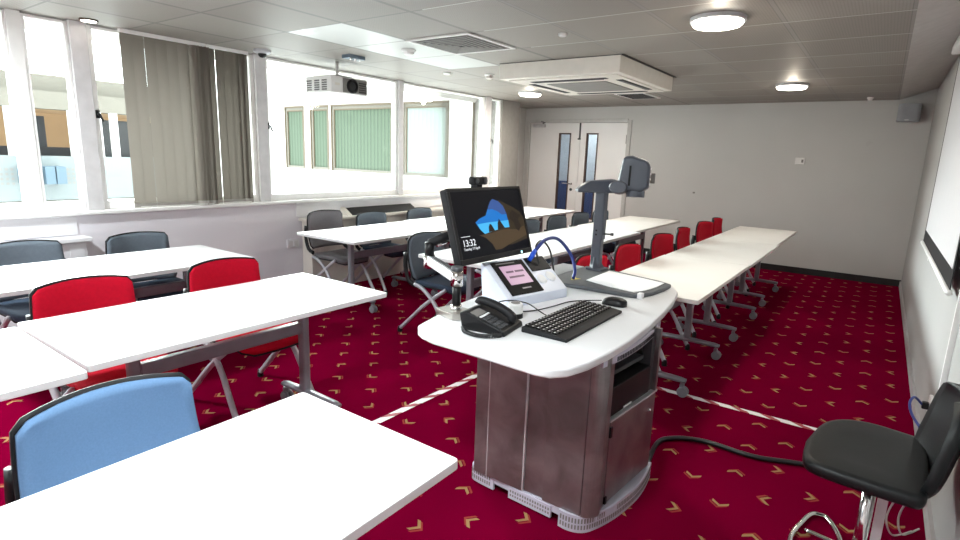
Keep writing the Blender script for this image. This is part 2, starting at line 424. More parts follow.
# window wall: below the sill, pillar at the far end, return to the door corner
SILL, WH = .945, 2.29
struct(MB().box((XL-.14, YF, 0), (XL, 7.24, SILL-.03)).build('wall_left', M['wall_l']))
struct(MB().box((XL-.5, 7.24, 0), (XL, 7.74, ZC)).build('wall_left_pillar', M['pillar']))
struct(MB().box((-5.6, 7.74, 0), (-5.34, 8.9, ZC)).build('wall_left_return', M['wall']))
struct(MB().box((-5.34, 7.745, .12), (-4.93, 7.80, ZC)).build('trim_1', M['frame']))
struct(MB().box((XL-.14, YF, SILL-.03), (XL+.05, 7.24, SILL)).build('trim_2', M['frame'], bevel=.006))
struct(MB().box((-3.36, YB-.018, 0), (XR, YB, .085)).build('baseboard_back', M['skirt']))
struct(MB().box((XR-.014, YF, 0), (XR, YB-.018, .07)).build('baseboard_right', M['skirt_g']))
struct(MB().box((XL, YF, 0), (XL+.014, 7.24, .085)).build('baseboard_left', M['skirt']))

# windows: bays between mullions
XW = XL-.07
def window(n, y0, y1, handle=None, sash=True, mw=.05):
    f = MB()
    z0, z1 = SILL, WH
    f.box((XW-.03, y0, z0), (XW+.04, y0+mw, z1)).box((XW-.03, y1-mw, z0), (XW+.04, y1, z1))
    f.box((XW-.03, y0+mw, z0), (XW+.04, y1-mw, z0+.065)).box((XW-.03, y0+mw, z1-.02), (XW+.04, y1-mw, z1))
    o = struct(f.build('window_%d' % n, M['frame'], bevel=.005))
    MB().box((XW-.004, y0+mw, z0+.065), (XW+.002, y1-mw, z1-.02)).build('pane', M['glass'], o)
    if handle:
        hy, hz = handle; h = MB()
        h.box((XW+.04, hy-.012, hz-.03), (XW+.055, hy+.012, hz+.03))
        h.tube([(XW+.055, hy, hz), (XW+.085, hy, hz), (XW+.085, hy+.01, hz-.03), (XW+.085, hy+.02, hz-.05)], .008, 8)
        tag(h.build('handle', M['blackp'], o), 'black window handle')
    return o
def mullion(n, y0, y1, dx=.0):
    struct(MB().box((XL-.12, y0, SILL), (XL+dx, y1, ZC)).build('trim_%d' % n, M['mull'], bevel=.004))
window(1, YF, .2); window(2, .26, 1.315, mw=.02); window(3, 1.395, 1.665, mw=.022)
struct(MB().box((XL-.12, .2, SILL), (XL, .26, ZC)).build('trim_3', M['frame'], bevel=.004))
struct(MB().box((XL-.12, 1.315, SILL), (XL-.02, 1.395, ZC)).build('trim_4', M['frame'], bevel=.004))
window(4, 1.775, 3.115, (1.80, 1.66), mw=.04); window(5, 3.225, 5.01, (3.24, 1.664), mw=.035); window(6, 5.085, 6.81, mw=.035); window(7, 6.95, 7.24, (6.975, 1.69), mw=.03)
mullion(5, 1.665, 1.775); mullion(6, 3.115, 3.225); mullion(7, 5.01, 5.085); mullion(8, 6.81, 6.95)

# ------------------------------------------------------------------ doors in the back wall
struct(MB().box((-5.30, YB-.02, 0), (-5.235, YB+.12, 2.085)).box((-3.43, YB-.02, 0), (-3.365, YB+.12, 2.085)).box((-5.235, YB-.02, 2.055), (-3.43, YB+.12, 2.11)).build('trim_9', M['doorframe'], bevel=.005))
def door(n, x0, x1, w0, w1, z0=.45, z1=1.885):
    f = MB(); y0, y1 = YB+.02, YB+.065
    f.box((x0, y0, .008), (w0, y1, 2.05)).box((w1, y0, .008), (x1, y1, 2.05)).box((w0, y0, .008), (w1, y1, z0)).box((w0, y0, z1), (w1, y1, 2.05))
    d = struct(f.build('door_%d' % n, M['door']))
    b = MB(); t = .022
    b.box((w0, y0-.008, z0), (w0+t, y1, z1)).box((w1-t, y0-.008, z0), (w1, y1, z1)).box((w0+t, y0-.008, z0), (w1-t, y1, z0+t)).box((w0+t, y0-.008, z1-t), (w1-t, y1, z1))
    tag(b.build('glazing_bead', M['wood'], d), 'brown beading round the vision panel')
    MB().box((w0+t, y0+.02, z0+t), (w1-t, y0+.026, z1-t)).build('pane', M['glass'], d)
    return d
d1 = door(1, -5.23, -4.262, -4.66, -4.43); d2 = door(2, -4.256, -3.435, -4.145, -3.93)
h = MB(); h.box((-4.39, YB+.005, 1.02), (-4.35, YB+.02, 1.05)).tube([(-4.37, YB+.015, 1.035), (-4.37, YB-.04, 1.035), (-4.52, YB-.04, 1.04)], .011, 8)
tag(h.build('handle', M['chrome'], d1), 'chrome lever handle')
h = MB(); h.lathe([(.024, 0), (.024, .012), (.008, .014)], 16, Matrix.Translation((-4.37, YB+.02, .935)) @ Matrix.Rotation(pi/2, 4, 'X'))
h.build('lock', M['darkp'], d1)
h = MB(); h.box((-5.16, YB-.04, 1.975), (-4.93, YB+.02, 2.03)); tag(h.build('door_closer', M['alu'], d1, bevel=.006), 'silver door closer box')
h = MB(); h.tube([(-4.97, YB-.02, 2.04), (-4.88, YB-.10, 2.05), (-5.0, YB-.02, 2.075)], .010, 8); h.build('closer_arm', M['darkp'], d1)
h = MB(); h.box((-4.27, YB-.012, 1.79), (-4.255, YB+.02, 2.05)).box((-4.285, YB-.022, 1.775), (-4.24, YB+.0, 1.80)); tag(h.build('flush_bolt', M['darkp'], d2), 'dark bolt at the top of the door')
for z in (.3, 1.05, 1.72): MB().box((-3.445, YB-.004, z), (-3.425, YB+.02, z+.14)).build('hinge', M['grille'], d2)
# corridor behind the doors
struct(MB().box((-5.6, 10.1, 0), (-3.0, 10.2, 1.02)).build('wall_corridor_dado', M['hallblue']))
struct(MB().box((-5.6, 10.1, 1.02), (-3.0, 10.2, 2.4)).build('wall_corridor', M['hall']))
struct(MB().box((-5.6, 8.9, -.08), (-3.0, 10.1, 0)).build('floor_corridor', M['carpet']))
struct(MB().box((-5.6, 8.9, 2.4), (-3.0, 10.2, 2.45)).build('ceiling_corridor', M['hall']))
struct(MB().box((-3.0, 8.84, 0), (-2.9, 10.2, 2.4)).build('wall_corridor_right', M['hall']))
struct(MB().box((-5.7, 8.9, 0), (-5.6, 10.2, 2.45)).build('wall_corridor_left', M['hall']))
cl_ = bpy.data.lights.new('corridor_fill', 'AREA'); cl_.size = .8; cl_.energy = 26; cl_.color = (.9, .97, 1.)  # unseen lamp added to brighten the corridor behind the door glass
co_ = bpy.data.objects.new('corridor_fill', cl_); COL.objects.link(co_); co_.location = (-4.3, 9.45, 2.38)

# ------------------------------------------------------------------ exterior across the courtyard
YE = 10.0
ext = MB(); ext.box((-5.7, YE, -1), (-5.72, 10.2, 3.6)).box((-24, YE, -1), (-5.7, YE+.1, .93)).box((-24, YE, 2.62), (-5.7, YE+.1, 2.72))
for x0, x1 in ((-24, -16.6), (-15.5, -14.2), (-13.35, -13.05), (-12.3, -12.18), (-9.9, -9.55), (-8.15, -7.45), (-6.70, -5.7)):
    ext.box((x0, YE, .93), (x1, YE+.1, 2.62))
ext.box((-24, YE-.25, 2.72), (-5.7, YE+.1, 3.0))
wing = struct(ext.build('exterior_wing', M['extw']))
for x0, x1, mt in ((-16.6, -15.5, 'green'), (-14.2, -13.35, 'green'), (-13.05, -12.3, 'green'), (-12.18, -9.9, 'green'), (-9.55, -8.15, 'palegreen'), (-7.45, -6.70, 'green')):
    f = MB().box((x0, YE+.02, .93), (x0+.09, YE+.07, 2.62)).box((x1-.09, YE+.02, .93), (x1, YE+.07, 2.62)).box((x0+.09, YE+.02, .93), (x1-.09, YE+.07, 1.0)).box((x0+.09, YE+.02, 2.52), (x1-.09, YE+.07, 2.62)).build('window_frame', M['extc'], wing)
    MB().box((x0+.09, YE+.05, 1.0), (x1-.09, YE+.06, 2.52)).build('far_blind', M[mt], wing)
    MB().box((x0-.02, YE-.015, 2.60), (x1+.02, YE+.02, 2.645)).box((x0-.02, YE-.015, .93), (x0+.012, YE+.02, 2.60)).box((x1-.012, YE-.015, .93), (x1+.02, YE+.02, 2.60)).box((x0+.075, YE+.015, 1.0), (x0+.092, YE+.045, 2.52)).box((x1-.092, YE+.015, 1.0), (x1-.075, YE+.045, 2.52)).box((x0+.08, YE+.015, 2.505), (x1-.08, YE+.045, 2.535)).build('frame_bead', M['extline'], wing)
XE = -12.
e = MB(); e.box((XE-.3, -6, -1.2), (XE, 6.6, .42)).box((XE-.3, -6, 2.0), (XE+.0, 6.6, 2.3)).box((XE-.8, -6, 2.3), (XE-.3, 6.6, 2.6))
opp = struct(e.build('exterior_opposite', [M['extc']]))
MB().box((XE-.3, -6, .42), (XE+.02, 6.6, 1.19)).build('parapet_panel', M['extg'], opp)
MB().box((XE-.02, -6, -1.3), (XE+.05, 6.6, .40)).build('lower_wall', M['extw'], opp)
MB().box((XE-2.2, -6, 1.1), (XE-2.1, 6.6, 2.1)).build('room_wall', M['exto'], opp)
MB().box((XE-2.2, -6, 2.0), (XE-.3, 6.6, 2.05)).build('room_ceiling', M['exto'], opp)
MB().box((XE-2.2, -6, 1.1), (XE-.3, 6.6, 1.15)).build('room_floor', M['dark'], opp)
p = MB()
for y in (2.3, 3.05, 3.95, 4.35, 4.62): p.box((XE-.05, y, 1.19), (XE+.03, y+.12, 2.0))
p.build('window_post', M['extw'], opp)
p = MB()
for y0, y1 in ((3.5, 3.85), (4.47, 4.60), (4.74, 6.0)): p.box((XE-.9, y0, 1.15), (XE-.85, y1, 1.9))
p.build('dark_glass', M['extd'], opp)
p = MB()
for y0, y1 in ((2.9, 3.4), (2.2, 2.7), (3.4, 4.2)): p.box((XE-1., y0, 1.15), (XE-.6, y1, 1.34))
p.build('desk', M['dark'], opp)
p = MB()
for y0, y1 in ((3.12, 3.30), (3.42, 3.56), (3.58, 3.72)): p.box((XE+.02, y0, .72), (XE+.35, y1, 1.02))
p.build('air_unit', M['extblue'], opp)
p = MB()
for yc in (2.98, 3.86):
    for i in range(3):
        for k in range(4): p.box((XE+.02, yc-.10+i*.075, .70+k*.08), (XE+.025, yc-.06+i*.075, .74+k*.08))
p.build('vent_slot', M['grille'], opp)
p = MB()
for k in range(70):
    y = random.uniform(1.9, 2.55); z = random.uniform(.80, .92)+.02*sin(y*22); x = random.uniform(-5.6, -5.35)
    p.quad((x, y, z), (x+.012, y+.012, z+.014), (x, y+.022, z+.03), (x-.01, y+.004, z+.016))
pl = tag(p.build('ivy', M['leaf']), 'dark green leaves showing above the outer ledge under the blind', 'plant', kind='stuff')
struct(MB().box((XL-1.3, YF, .70), (XL-.14, 7.24, .80)).build('exterior_ledge', M['extw']))
struct(MB().box((-12.3, -6, -1.4), (-5.0, YE, -1.3)).build('ground_courtyard', M['extw']))

# ------------------------------------------------------------------ tables
def castor(parent, x, y, zc=.03):
    c = MB(); c.box((x-.012, y-.014, .045), (x+.012, y+.014, .085)).tube([(x, y, .075), (x+.012, y, .05)], .013, 8)
    co = c.build('castor', M['steel'], parent)
    for s in (-1, 1):
        w = MB(); w.lathe([(.012, -.010), (.030, -.009), (.033, -.004), (.033, .004), (.030, .009), (.012, .010)], 16, Matrix.Translation((x+.008, y+s*.016, .033)) @ Matrix.Rotation(pi/2, 4, 'X'))
        w.build('wheel', M['wheel'], co, smooth=False)
def make_table(W, L, top, label, group, loc, rz=0., levers=True, fh=None):
    """folding table, long axis along y, centre of the footprint at loc"""
    t = thing('folding_table', label, 'table', loc, rz, group)
    H, th = .70, .026
    fh = fh or W/2-.085
    MB().prism(rrect(-W/2, -L/2, W/2, L/2, .012, H-th, 3), (0, 0, th)).build('table_top', top, t, bevel=.003)
    MB().box((-.022, -.41, .462), (.022, .41, .525)).build('beam', M['steel'], t, bevel=.006)
    for s in (-1, 1):
        y = s*.432
        MB().prism(rrect(-.024, y-.024, .024, y+.024, .012, .10), (0, 0, .55)).box((-.12, y-.03, .645), (.12, y+.03, H-th)).build('post', M['steel'], t)
        MB().tube([(-fh, y, .105), (-fh+.035, y, .108), (0, y, .112), (W/2-.12, y, .108), (W/2-.085, y, .105)], [.022, .027, .03, .027, .022], 10, flat=.62).build('foot', M['steel'], t)
        for sx in (-1, 1): castor(t, W/2-.105 if sx > 0 else -fh+.02, y)
        if levers:
            MB().prism([(.10, y-s*.05, H-th), (.2, y-s*.05, H-th), (.16, y-s*.05, H-th-.055)], (0, s*.02, 0)).build('latch_lever', M['blackp'], t)
    return t
GT = 'white folding tables'
def table(W, x0, y0, y1, top, label, rz=0., fh=None):
    return make_table(W, y1-y0, top, label, GT, (x0+W/2, (y0+y1)/2, 0), rz, fh=fh)
table(.63, -1.395, -.43, 1.012, M['top'], 'white table in the near foreground, the blue chair tucked against it')
table(.74, -2.855, .672, 2.10, M['top'], 'white table in the left middle with two red chairs pushed in along it', fh=.20)
table(.74, -2.80, -.82, .655, M['top'], 'white table cut off at the lower left corner, butted to the end of another')
table(.755, -4.245, .72, 2.18, M['top'], 'white table on the left below the vertical blinds with two slate grey chairs')
table(.79, -4.335, 3.13, 4.60, M['top'], 'white table by the window wall, the warm grey chair at its near end')
table(.82, -4.395, 4.61, 6.05, M['top'], 'middle white table of the row along the window wall')
table(.86, -4.50, 6.06, 7.53, M['top'], 'white table nearest the double doors, along the window wall')
table(.74, -2.80, 3.10, 4.33, M['top'], 'white table behind the monitor, nearest of the middle row')
table(.74, -2.80, 4.34, 5.86, M['top'], 'middle white table of the centre row behind the document camera')
table(.70, -2.82, 5.87, 7.52, M['top_warm'], 'far white table of the centre row, its end near the back wall')
table(.65, -1.392, 3.15, 4.575, M['top_warm'], 'warm-lit white table adjoining the lectern, first of the row with red chairs')
table(.65, -1.385, 4.582, 5.995, M['top_warm'], 'warm-lit white table in the middle of the row with red chairs')
table(.63, -1.385, 6.002, 7.53, M['top_warm'], 'warm-lit white table at the back end of the row with red chairs')

# ------------------------------------------------------------------ chairs (facing +x, origin on the floor under the seat)
def back_F(W, z0, z1, off, grow=0.):
    def F(u, v):
        a = (u-.5)*2
        z = z0-grow+(z1-z0+2*grow)*v
        hw = W/2*(1.03-.10*v)+grow
        # rounded upper and lower corners
        for c, r in ((v, .06), (1-v, .07)):
            if c < r: hw -= .022*(1-math.sqrt(max(0, 1-((r-c)/r)**2)))
        y = a*hw
        x = -.20-.075*v+.045*a*a-.03*sin(pi*v)*1. + off
        z += -.014*a*a*v
        return Vector((x, y, z)), Vector((-1, 0, -.2)).normalized()
    return F
def make_chair(name, label, fabric, group, loc, rz=0., seatm=None, sl=.41):
    t = thing(name, label, 'chair', loc, rz, group)
    seatm = seatm or fabric
    MB().shell(back_F(.435, .46, .808, .014), 14, 12, lambda u, v: .022).build('backrest', fabric, t)
    tag(MB().shell(back_F(.435, .46, .808, -.006, .007), 14, 12, .014).build('back_shell', M['blackm'], t), 'black plastic back shell')
    def SF(u, v):
        a = (v-.5)*2; x = -.19+sl*u; hw = .215-.02*u
        for c, r in ((u, .12), (1-u, .16)):
            if c < r: hw -= .05*(1-math.sqrt(max(0, 1-((r-c)/r)**2)))
        return Vector((x, a*hw, .458-.030*max(0, (u-.7)/.3)**2-.012*(1-a*a)*(1-abs(u-.5)))), Vector((0, 0, -1))
    MB().shell(SF, 12, 12, .035).build('seat', seatm, t)
    MB().shell(lambda u, v: (SF(u, v)[0]-Vector((0, 0, .035)), Vector((0, 0, -1))), 10, 10, .012).build('seat_pan', M['blackm'], t)
    for s in (-1, 1):
        y = s*.222
        br = MB(); br.tube([(-.262, y*.97, .67), (-.262, y, .56), (-.225, y, .45), (-.15, y, .415)], .014, 8, smooth=3, flat=1.5)
        br.build('back_bracket', M['blackp'], t)
        for nm, path in (('leg', [(-.16, y, .425), (-.07, y, .40), (.06, y*1.03, .30), (.16, y*1.06, .14), (.225, y*1.08, .03)]), ('leg', [(.15, y*.95, .425), (-.04, y, .28), (-.20, y*1.03, .13), (-.305, y*1.06, .03)])):
            lo = MB().tube(path, .016, 8, smooth=4).build(nm, M['steel_l'], t)
            ex, ey, _ = path[-1]
            MB().lathe([(.012, 0), (.02, .004), (.02, .03), (.014, .05)], 10, Matrix.Translation((ex, ey, 0))).build('foot', M['blackp'], lo)
    MB().tube([(-.10, -.225, .41), (-.10, .225, .41)], .011, 8).build('cross_bar', M['steel'], t)
    return t
red0 = make_chair('red_chair', 'red fabric chair at the left middle table, nearer the frame edge', M['red'], 'red fabric chairs', (-2.79, .985, 0), sl=.45)
def dup(src, loc, rz, label, mat_swap=None, group=None):
    c = copy_tree(src); c.location = loc; c.rotation_euler = (0, 0, rz); c['label'] = label
    if group: c['group'] = group
    return c
dup(red0, (-2.79, 1.69, 0), .0, 'red fabric chair at the left middle table, nearer its far end')
redf = make_chair('red_chair', 'red fabric chair just behind the document camera post, nearest of the row', M['redf'], 'red fabric chairs', (-1.30, 3.43, 0), -.08, sl=.36)
rr = [((-1.31, 4.14, 0), -.06, 'red fabric chair right of the document camera post, second in its row'),
      ((-1.32, 5.0, 0), -.10, 'third red fabric chair along the row of warm-lit tables'),
      ((-1.33, 5.72, 0), .04, 'fourth red fabric chair along the row, narrow in view'),
      ((-1.33, 6.50, 0), -.12, 'red fabric chair second from the back wall in the row of warm-lit tables'),
      ((-1.33, 7.13, 0), .03, 'red fabric chair closest to the back wall')]
for l, r, lab in rr: dup(redf, l, r, lab)
GG = 'slate grey fabric chairs'
grey0 = make_chair('grey_chair', 'slate grey chair by the white ledge at the left edge of the view', M['grey'], GG, (-4.19, 1.13, 0), 0, M['navy'])
gr = [((-4.15, 1.80, 0), 0, 'slate grey chair right of the white ledge, below the first blind'),
      ((-4.25, 4.21, 0), 0, 'slate grey chair in front of the black grille, second from the left by the windows'),
      ((-4.25, 4.99, 0), 0, 'slate grey chair at the right end of the black heater top, third by the windows'),
      ((-2.77, 3.43, 0), 0, 'slate grey chair with legs showing, left of the monitor arm'),
      ((-2.74, 4.22, 0), 0, 'slate grey chair mostly hidden behind the monitor'),
      ((-2.72, 5.02, 0), .05, 'slate grey chair peeking out at the right edge of the monitor'),
      ((-2.72, 5.62, 0), 0, 'slate grey chair between the monitor and the document camera, below the left door'),
      ((-2.72, 6.23, 0), .0, 'slate grey chair in front of the second door panel, left of the camera post'),
      ((-2.72, 6.82, 0), -.03, 'slate grey chair behind the document camera post')]
for l, r, lab in gr: dup(grey0, l, r, lab)
br = make_chair('grey_chair', 'warm grey chair with black side brackets at the near end of the window row', M['brown'], GG, (-4.27, 3.60, 0), 0)
for o in br.children:
    if o.name.startswith(('backrest', 'back_shell', 'back_bracket')): o.location.z = .05
make_chair('blue_chair', 'light blue fabric chair with black rim in the near foreground', M['blue'], None, (-1.345, .545, 0), .0, sl=.39)

# ------------------------------------------------------------------ lectern
ZD = .77
lec = thing('lectern', 'white topped lectern with smudged metal cabinet and pale vented plinth', 'lectern', (-1.0, 2.1, 0))
inv = Matrix.Translation((1.0, -2.1, 0))
def LB(mb, name, m, parent=lec, **k):
    for v in mb.bm.verts: v.co = inv @ v.co
    o = mb.build(name, m, parent, **k); return o
def desk_outline():
    pts = [(-1.487,1.78),(-1.455,1.64),(-1.444,1.605),(-1.42,1.578),(-1.385,1.558),(-1.31,1.538),(-1.04,1.533),(-.85,1.524),(-.80,1.536),(-.758,1.585),(-.73,1.688),(-.715,1.831),(-.709,2.013),(-.718,2.266),(-.741,2.537),(-.773,2.781),(-.811,2.975),(-.86,3.075),(-.95,3.11),(-1.50,3.11),(-1.535,3.08),(-1.545,2.95),(-1.55,2.2),(-1.53,1.95)]
    return pts
MBd = MB(); MBd.prism([(x, y, ZD-.034) for x, y in desk_outline()], (0, 0, .034)); LB(MBd, 'desk_top', M['desk'], bevel=.008, seg=3)
ZB, ZT = .072, ZD-.034
cab = MB()
def arcpts(cx, cy, r, a0, a1, n=6): return [(cx+r*cos(a0+(a1-a0)*k/n), cy+r*sin(a0+(a1-a0)*k/n)) for k in range(n+1)]
# main cabinet: left strip, wide panel, recessed panel, right panel, rounded corner post
for nm, x0, x1, y, mt in (('front_strip', -1.30, -1.236, 1.825, M['lect']), ('front_panel', -1.231, -1.052, 1.825, M['lect']), ('front_panel', -1.046, -.954, 1.836, M['lect']), ('front_panel', -.950, -.779, 1.823, M['lect'])):
    LB(MB().box((x0, y, ZB), (x1, y+.02, ZT)), nm, mt, bevel=.003)
LB(MB().box((-1.2365, 1.828, ZB), (-1.2305, 1.843, ZT)).box((-1.0525, 1.828, ZB), (-1.0455, 1.843, ZT)), 'panel_joint', M['alu'])
cp = arcpts(-.790, 1.893, .07, -pi/2+.2, -.25) 
LB(MB().prism([(x, y, ZB) for x, y in cp]+[(-.735, 1.945, ZB), (-.75, 1.945, ZB), (-.776, 1.85, ZB)], (0, 0, ZT-ZB)), 'corner_post', M['lect'])
LB(MB().box((-1.30, 1.846, ZB), (-1.284, 2.37, ZT)).box((-1.265, 2.35, ZB), (-.72, 2.37, ZT)), 'carcass', M['lect'])
def Q(t, z, o=0.):       # right face from (-.735,1.925) to (-.695,2.36)
    x = -.733+.040*t; y = 1.945+.425*t
    return Vector((x+o*.995, y-o*.09, z))
def rface(t0, t1, z0, z1, o0, o1):
    m = MB(); m.prism([Q(t0, z0, o0), Q(t1, z0, o0), Q(t1, z1, o0), Q(t0, z1, o0)], Q(0, 0, o1)-Q(0, 0, o0)); return m
door_ = LB(rface(.01, .985, ZB+.005, .437, -.018, .0), 'cabinet_door', M['lect'], bevel=.002)
LB(rface(0, 1, .441, .449, -.02, .003), 'door_rail', M['alu'])
lk = MB(); lk.lathe([(.008, 0), (.008, .006), (.004, .008)], 12, Matrix.Translation(Q(.86, .37)) @ Matrix.Rotation(pi/2, 4, 'Y')); LB(lk, 'lock', M['chrome'], door_)
LB(rface(.0, .035, .375, .42, -.01, .006), 'hinge', M['blackp'], door_)
LB(rface(.0, .035, ZB+.01, ZB+.04, -.01, .006), 'hinge', M['blackp'], door_)
rk = rface(.02, .98, .41, ZT, -.36, -.30)
LB(rk, 'rack_back', M['dark'])
LB(rface(.955, 1.0, .45, ZT, -.3, .0), 'side_post', M['lect'])
LB(rface(.875, .955, .41, ZT, -.06, -.02), 'rack_rail', M['darkp'])
eq = rface(.03, .86, .452, .575, -.30, -.012); eqo = LB(eq, 'rack_equipment', M['blackp'], bevel=.003)
tag(eqo, 'black rack unit behind the cabinet opening')
LB(rface(.30, .46, .457, .464, -.012, -.009), 'logo_strip', M['paper'], eqo)
LB(rface(.03, .86, .598, .615, -.30, -.05), 'rack_shelf', M['darkp'])
LB(rface(.08, .30, .665, .682, -.06, -.055), 'white_sticker', M['paper'])
LB(rface(.03, .87, .64, ZT, -.30, -.07), 'rack_equipment', M['blackm'])
# curved vented fascia under the desk edge
fa = MB()
ed = [(-.735,1.83),(-.716,1.95),(-.708,2.1),(-.712,2.26),(-.724,2.40),(-.738,2.48)]
ed = [(p.x, p.y) for p in catmull([Vector((x, y, 0)) for x, y in ed], 5)]
for (xa, ya), (xb, yb) in zip(ed, ed[1:]): fa.prism([(xa, ya, ZT-.034), (xb, yb, ZT-.034), (xb, yb, ZT), (xa, ya, ZT)], (-.012, 0, 0))
fo = LB(fa, 'vented_fascia', M['lectw'])
sl = MB()
for k in range(4, len(ed)-6):
    for f in (.2, .7):
        x = ed[k][0]+(ed[k+1][0]-ed[k][0])*f; y = ed[k][1]+(ed[k+1][1]-ed[k][1])*f
        sl.box((x-.003, y-.004, ZT-.030), (x+.002, y+.004, ZT-.012))
LB(sl, 'vent_slot', M['dark'], fo)
# plinth
pl_out = [(-1.315,1.99),(-1.315,1.85),(-1.305,1.825),(-1.28,1.81)]
pts = [(-1.32,2.36),(-1.335,1.90),(-1.332,1.87),(-1.31,1.85),(-1.20,1.84),(-1.05,1.83),(-.90,1.825),(-.82,1.82),(-.775,1.835),(-.735,1.88),(-.70,1.98),(-.68,2.15),(-.68,2.30),(-.692,2.40)]
LB(MB().prism([(x, y, .04) for x, y in pts], (0, 0, .03)), 'plinth_shelf', M['lectw'])
LB(MB().box((-1.26, 1.88, 0.002), (-.76, 2.34, .05)), 'plinth_core', M['dark'])
def vent_band(path, z0, z1, th=.012):
    path = [(p.x, p.y) for p in catmull([Vector((x, y, 0)) for x, y in path], 6)]
    a = MB()
    for (xa, ya), (xb, yb) in zip(path, path[1:]): a.prism([(xa, ya, z0), (xb, yb, z0), (xb, yb, z1), (xa, ya, z1)], (-(ya-yb)*0-.0, 0, 0) if False else ((yb-ya)*-1, (xb-xa), 0) and Vector((-(yb-ya), xb-xa, 0)).normalized()*th)
    o = LB(a, 'plinth_vent', M['lectw'])
    d = MB(); L = 0.
    seg = [(Vector((xa, ya)), Vector((xb, yb))) for (xa, ya), (xb, yb) in zip(path, path[1:])]
    pos = .012
    tot = sum((b-a_).length for a_, b in seg); zm = (z0+z1)/2
    while pos < tot-.01:
        acc = 0
        for a_, b in seg:
            l = (b-a_).length
            if acc+l >= pos:
                p = a_+(b-a_)*((pos-acc)/l); tdir = (b-a_).normalized(); nn = Vector((tdir.y, -tdir.x))
                for za, zb in ((z0+.014, zm-.004), (zm+.004, z1-.012)):
                    c = [p+tdir*s for s in (-.0032, .0032)]
                    d.prism([(c[0].x+nn.x*.0012, c[0].y+nn.y*.0012, za), (c[1].x+nn.x*.0012, c[1].y+nn.y*.0012, za), (c[1].x+nn.x*.0012, c[1].y+nn.y*.0012, zb), (c[0].x+nn.x*.0012, c[0].y+nn.y*.0012, zb)], (-nn.x*.003, -nn.y*.003, 0))
                break
            acc += l
        pos += .0125
    LB(d, 'vent_slot', M['grille'], o)
vent_band([(-1.338,1.93),(-1.338,1.88),(-1.325,1.853),(-1.285,1.843),(-1.20,1.837)], .008, .078)
vent_band([(-1.115,1.828),(-1.00,1.824),(-.905,1.820)], .012, .066)
vent_band([(-.865,1.812),(-.825,1.809),(-.785,1.820),(-.752,1.85),(-.722,1.92),(-.695,2.02),(-.675,2.16),(-.675,2.28),(-.69,2.40)], .0, .074)

# ------------------------------------------------------------------ things on the lectern
ZS = ZD
# monitor
MW, MH, TH, YAW = .58, .352, .295, -.032
mon = thing('monitor', 'black flat screen monitor on an arm, showing a cave and sea picture with the time', 'monitor', (-1.455, 2.20, .966))
n0 = Vector((cos(YAW), sin(YAW), 0)); wv = Vector((-sin(YAW), cos(YAW), 0)); hv = Vector((0,0,1))*cos(TH)-n0*sin(TH); nv = wv.cross(hv)
MT = Matrix((( wv.x, hv.x, nv.x, 0), (wv.y, hv.y, nv.y, 0), (wv.z, hv.z, nv.z, 0), (0,0,0,1)))
def MBX(*boxes):
    m = MB()
    for a, b in boxes: m.box(a, b, MT)
    return m
w2 = MW/2
MBX(((-w2, 0, -.045), (w2, MH, -.004))).build('housing', M['blackm'], mon, bevel=.008)
MBX(((-w2, 0, -.004), (w2, .026, .004)), ((-w2, MH-.016, -.004), (w2, MH, .004)), ((-w2, .026, -.004), (-w2+.016, MH-.016, .004)), ((w2-.016, .026, -.004), (w2, MH-.016, .004))).build('bezel', M['blackp'], mon, bevel=.002)
MBX(((-.12, .09, -.065), (.12, .26, -.045))).build('rear_bulge', M['blackm'], mon, bevel=.01)
tag(MBX(((w2-.105, .006, .004), (w2-.095, .017, .006))).build('power_light', mat('power_light', (.4, .8, 1.), .4, emis=(.4, .85, 1.), estr=2.), mon), 'pale blue power light')
def em(name, c, s=1.):
    return mat(name, tuple(x*.12 for x in c), .35, spec=.15, emis=c, estr=s, var=.05)
SCR = [em('screen_black', (.002, .0022, .004)), em('screen_blue', (.01, .13, .42), 1.), em('screen_deep_blue', (.03, .07, .22), 1.), em('screen_cyan', (.05, .34, .62), 1.), em('screen_sand', (.055, .036, .019), 1.), em('screen_rock', (.028, .02, .011), 1.), em('screen_dark_rock', (.016, .011, .008), 1.), em('screen_white', (.75, .78, .82), 1.)]
sw, sh = MW-.032, MH-.042
def sp_(u, v, d): return MT @ Vector((-w2+.016+u*sw, .026+v*sh, d))
scr = MB()
def poly(mi, d, pts):
    scr.mi = mi; scr._tag([scr.bm.faces.new([scr.bm.verts.new(sp_(u, v, d)) for u, v in pts])])
poly(0, .0, [(0,0),(1,0),(1,1),(0,1)])
# stone arch and sand on the right, opening with sky and sea, dark foreground
poly(5, .0003, [(.60,.80),(.66,.84),(.74,.78),(.86,.70),(.95,.62),(1,.50),(1,.16),(.86,.13),(.74,.10),(.60,.12)])
poly(4, .0006, [(.28,.32),(.42,.335),(.58,.36),(.70,.36),(.86,.33),(.98,.38),(1,.22),(.86,.17),(.74,.13),(.56,.06),(.47,.06),(.44,.16),(.36,.27)])
poly(6, .0008, [(.78,.60),(.83,.66),(.90,.60),(.96,.56),(.90,.50),(.93,.38),(.88,.30),(.84,.34),(.82,.46),(.77,.52)])
poly(1, .0009, [(.26,.52),(.32,.57),(.42,.61),(.46,.70),(.52,.82),(.56,.86),(.64,.82),(.70,.74),(.73,.62),(.74,.46),(.74,.385),(.60,.38),(.44,.345),(.36,.33),(.30,.42)])
poly(2, .0012, [(.46,.70),(.52,.82),(.56,.86),(.64,.82),(.70,.74),(.735,.60),(.66,.60),(.60,.66),(.53,.70)])
poly(3, .0013, [(.28,.49),(.42,.50),(.60,.50),(.74,.50),(.74,.385),(.60,.38),(.44,.345),(.36,.33),(.31,.40)])
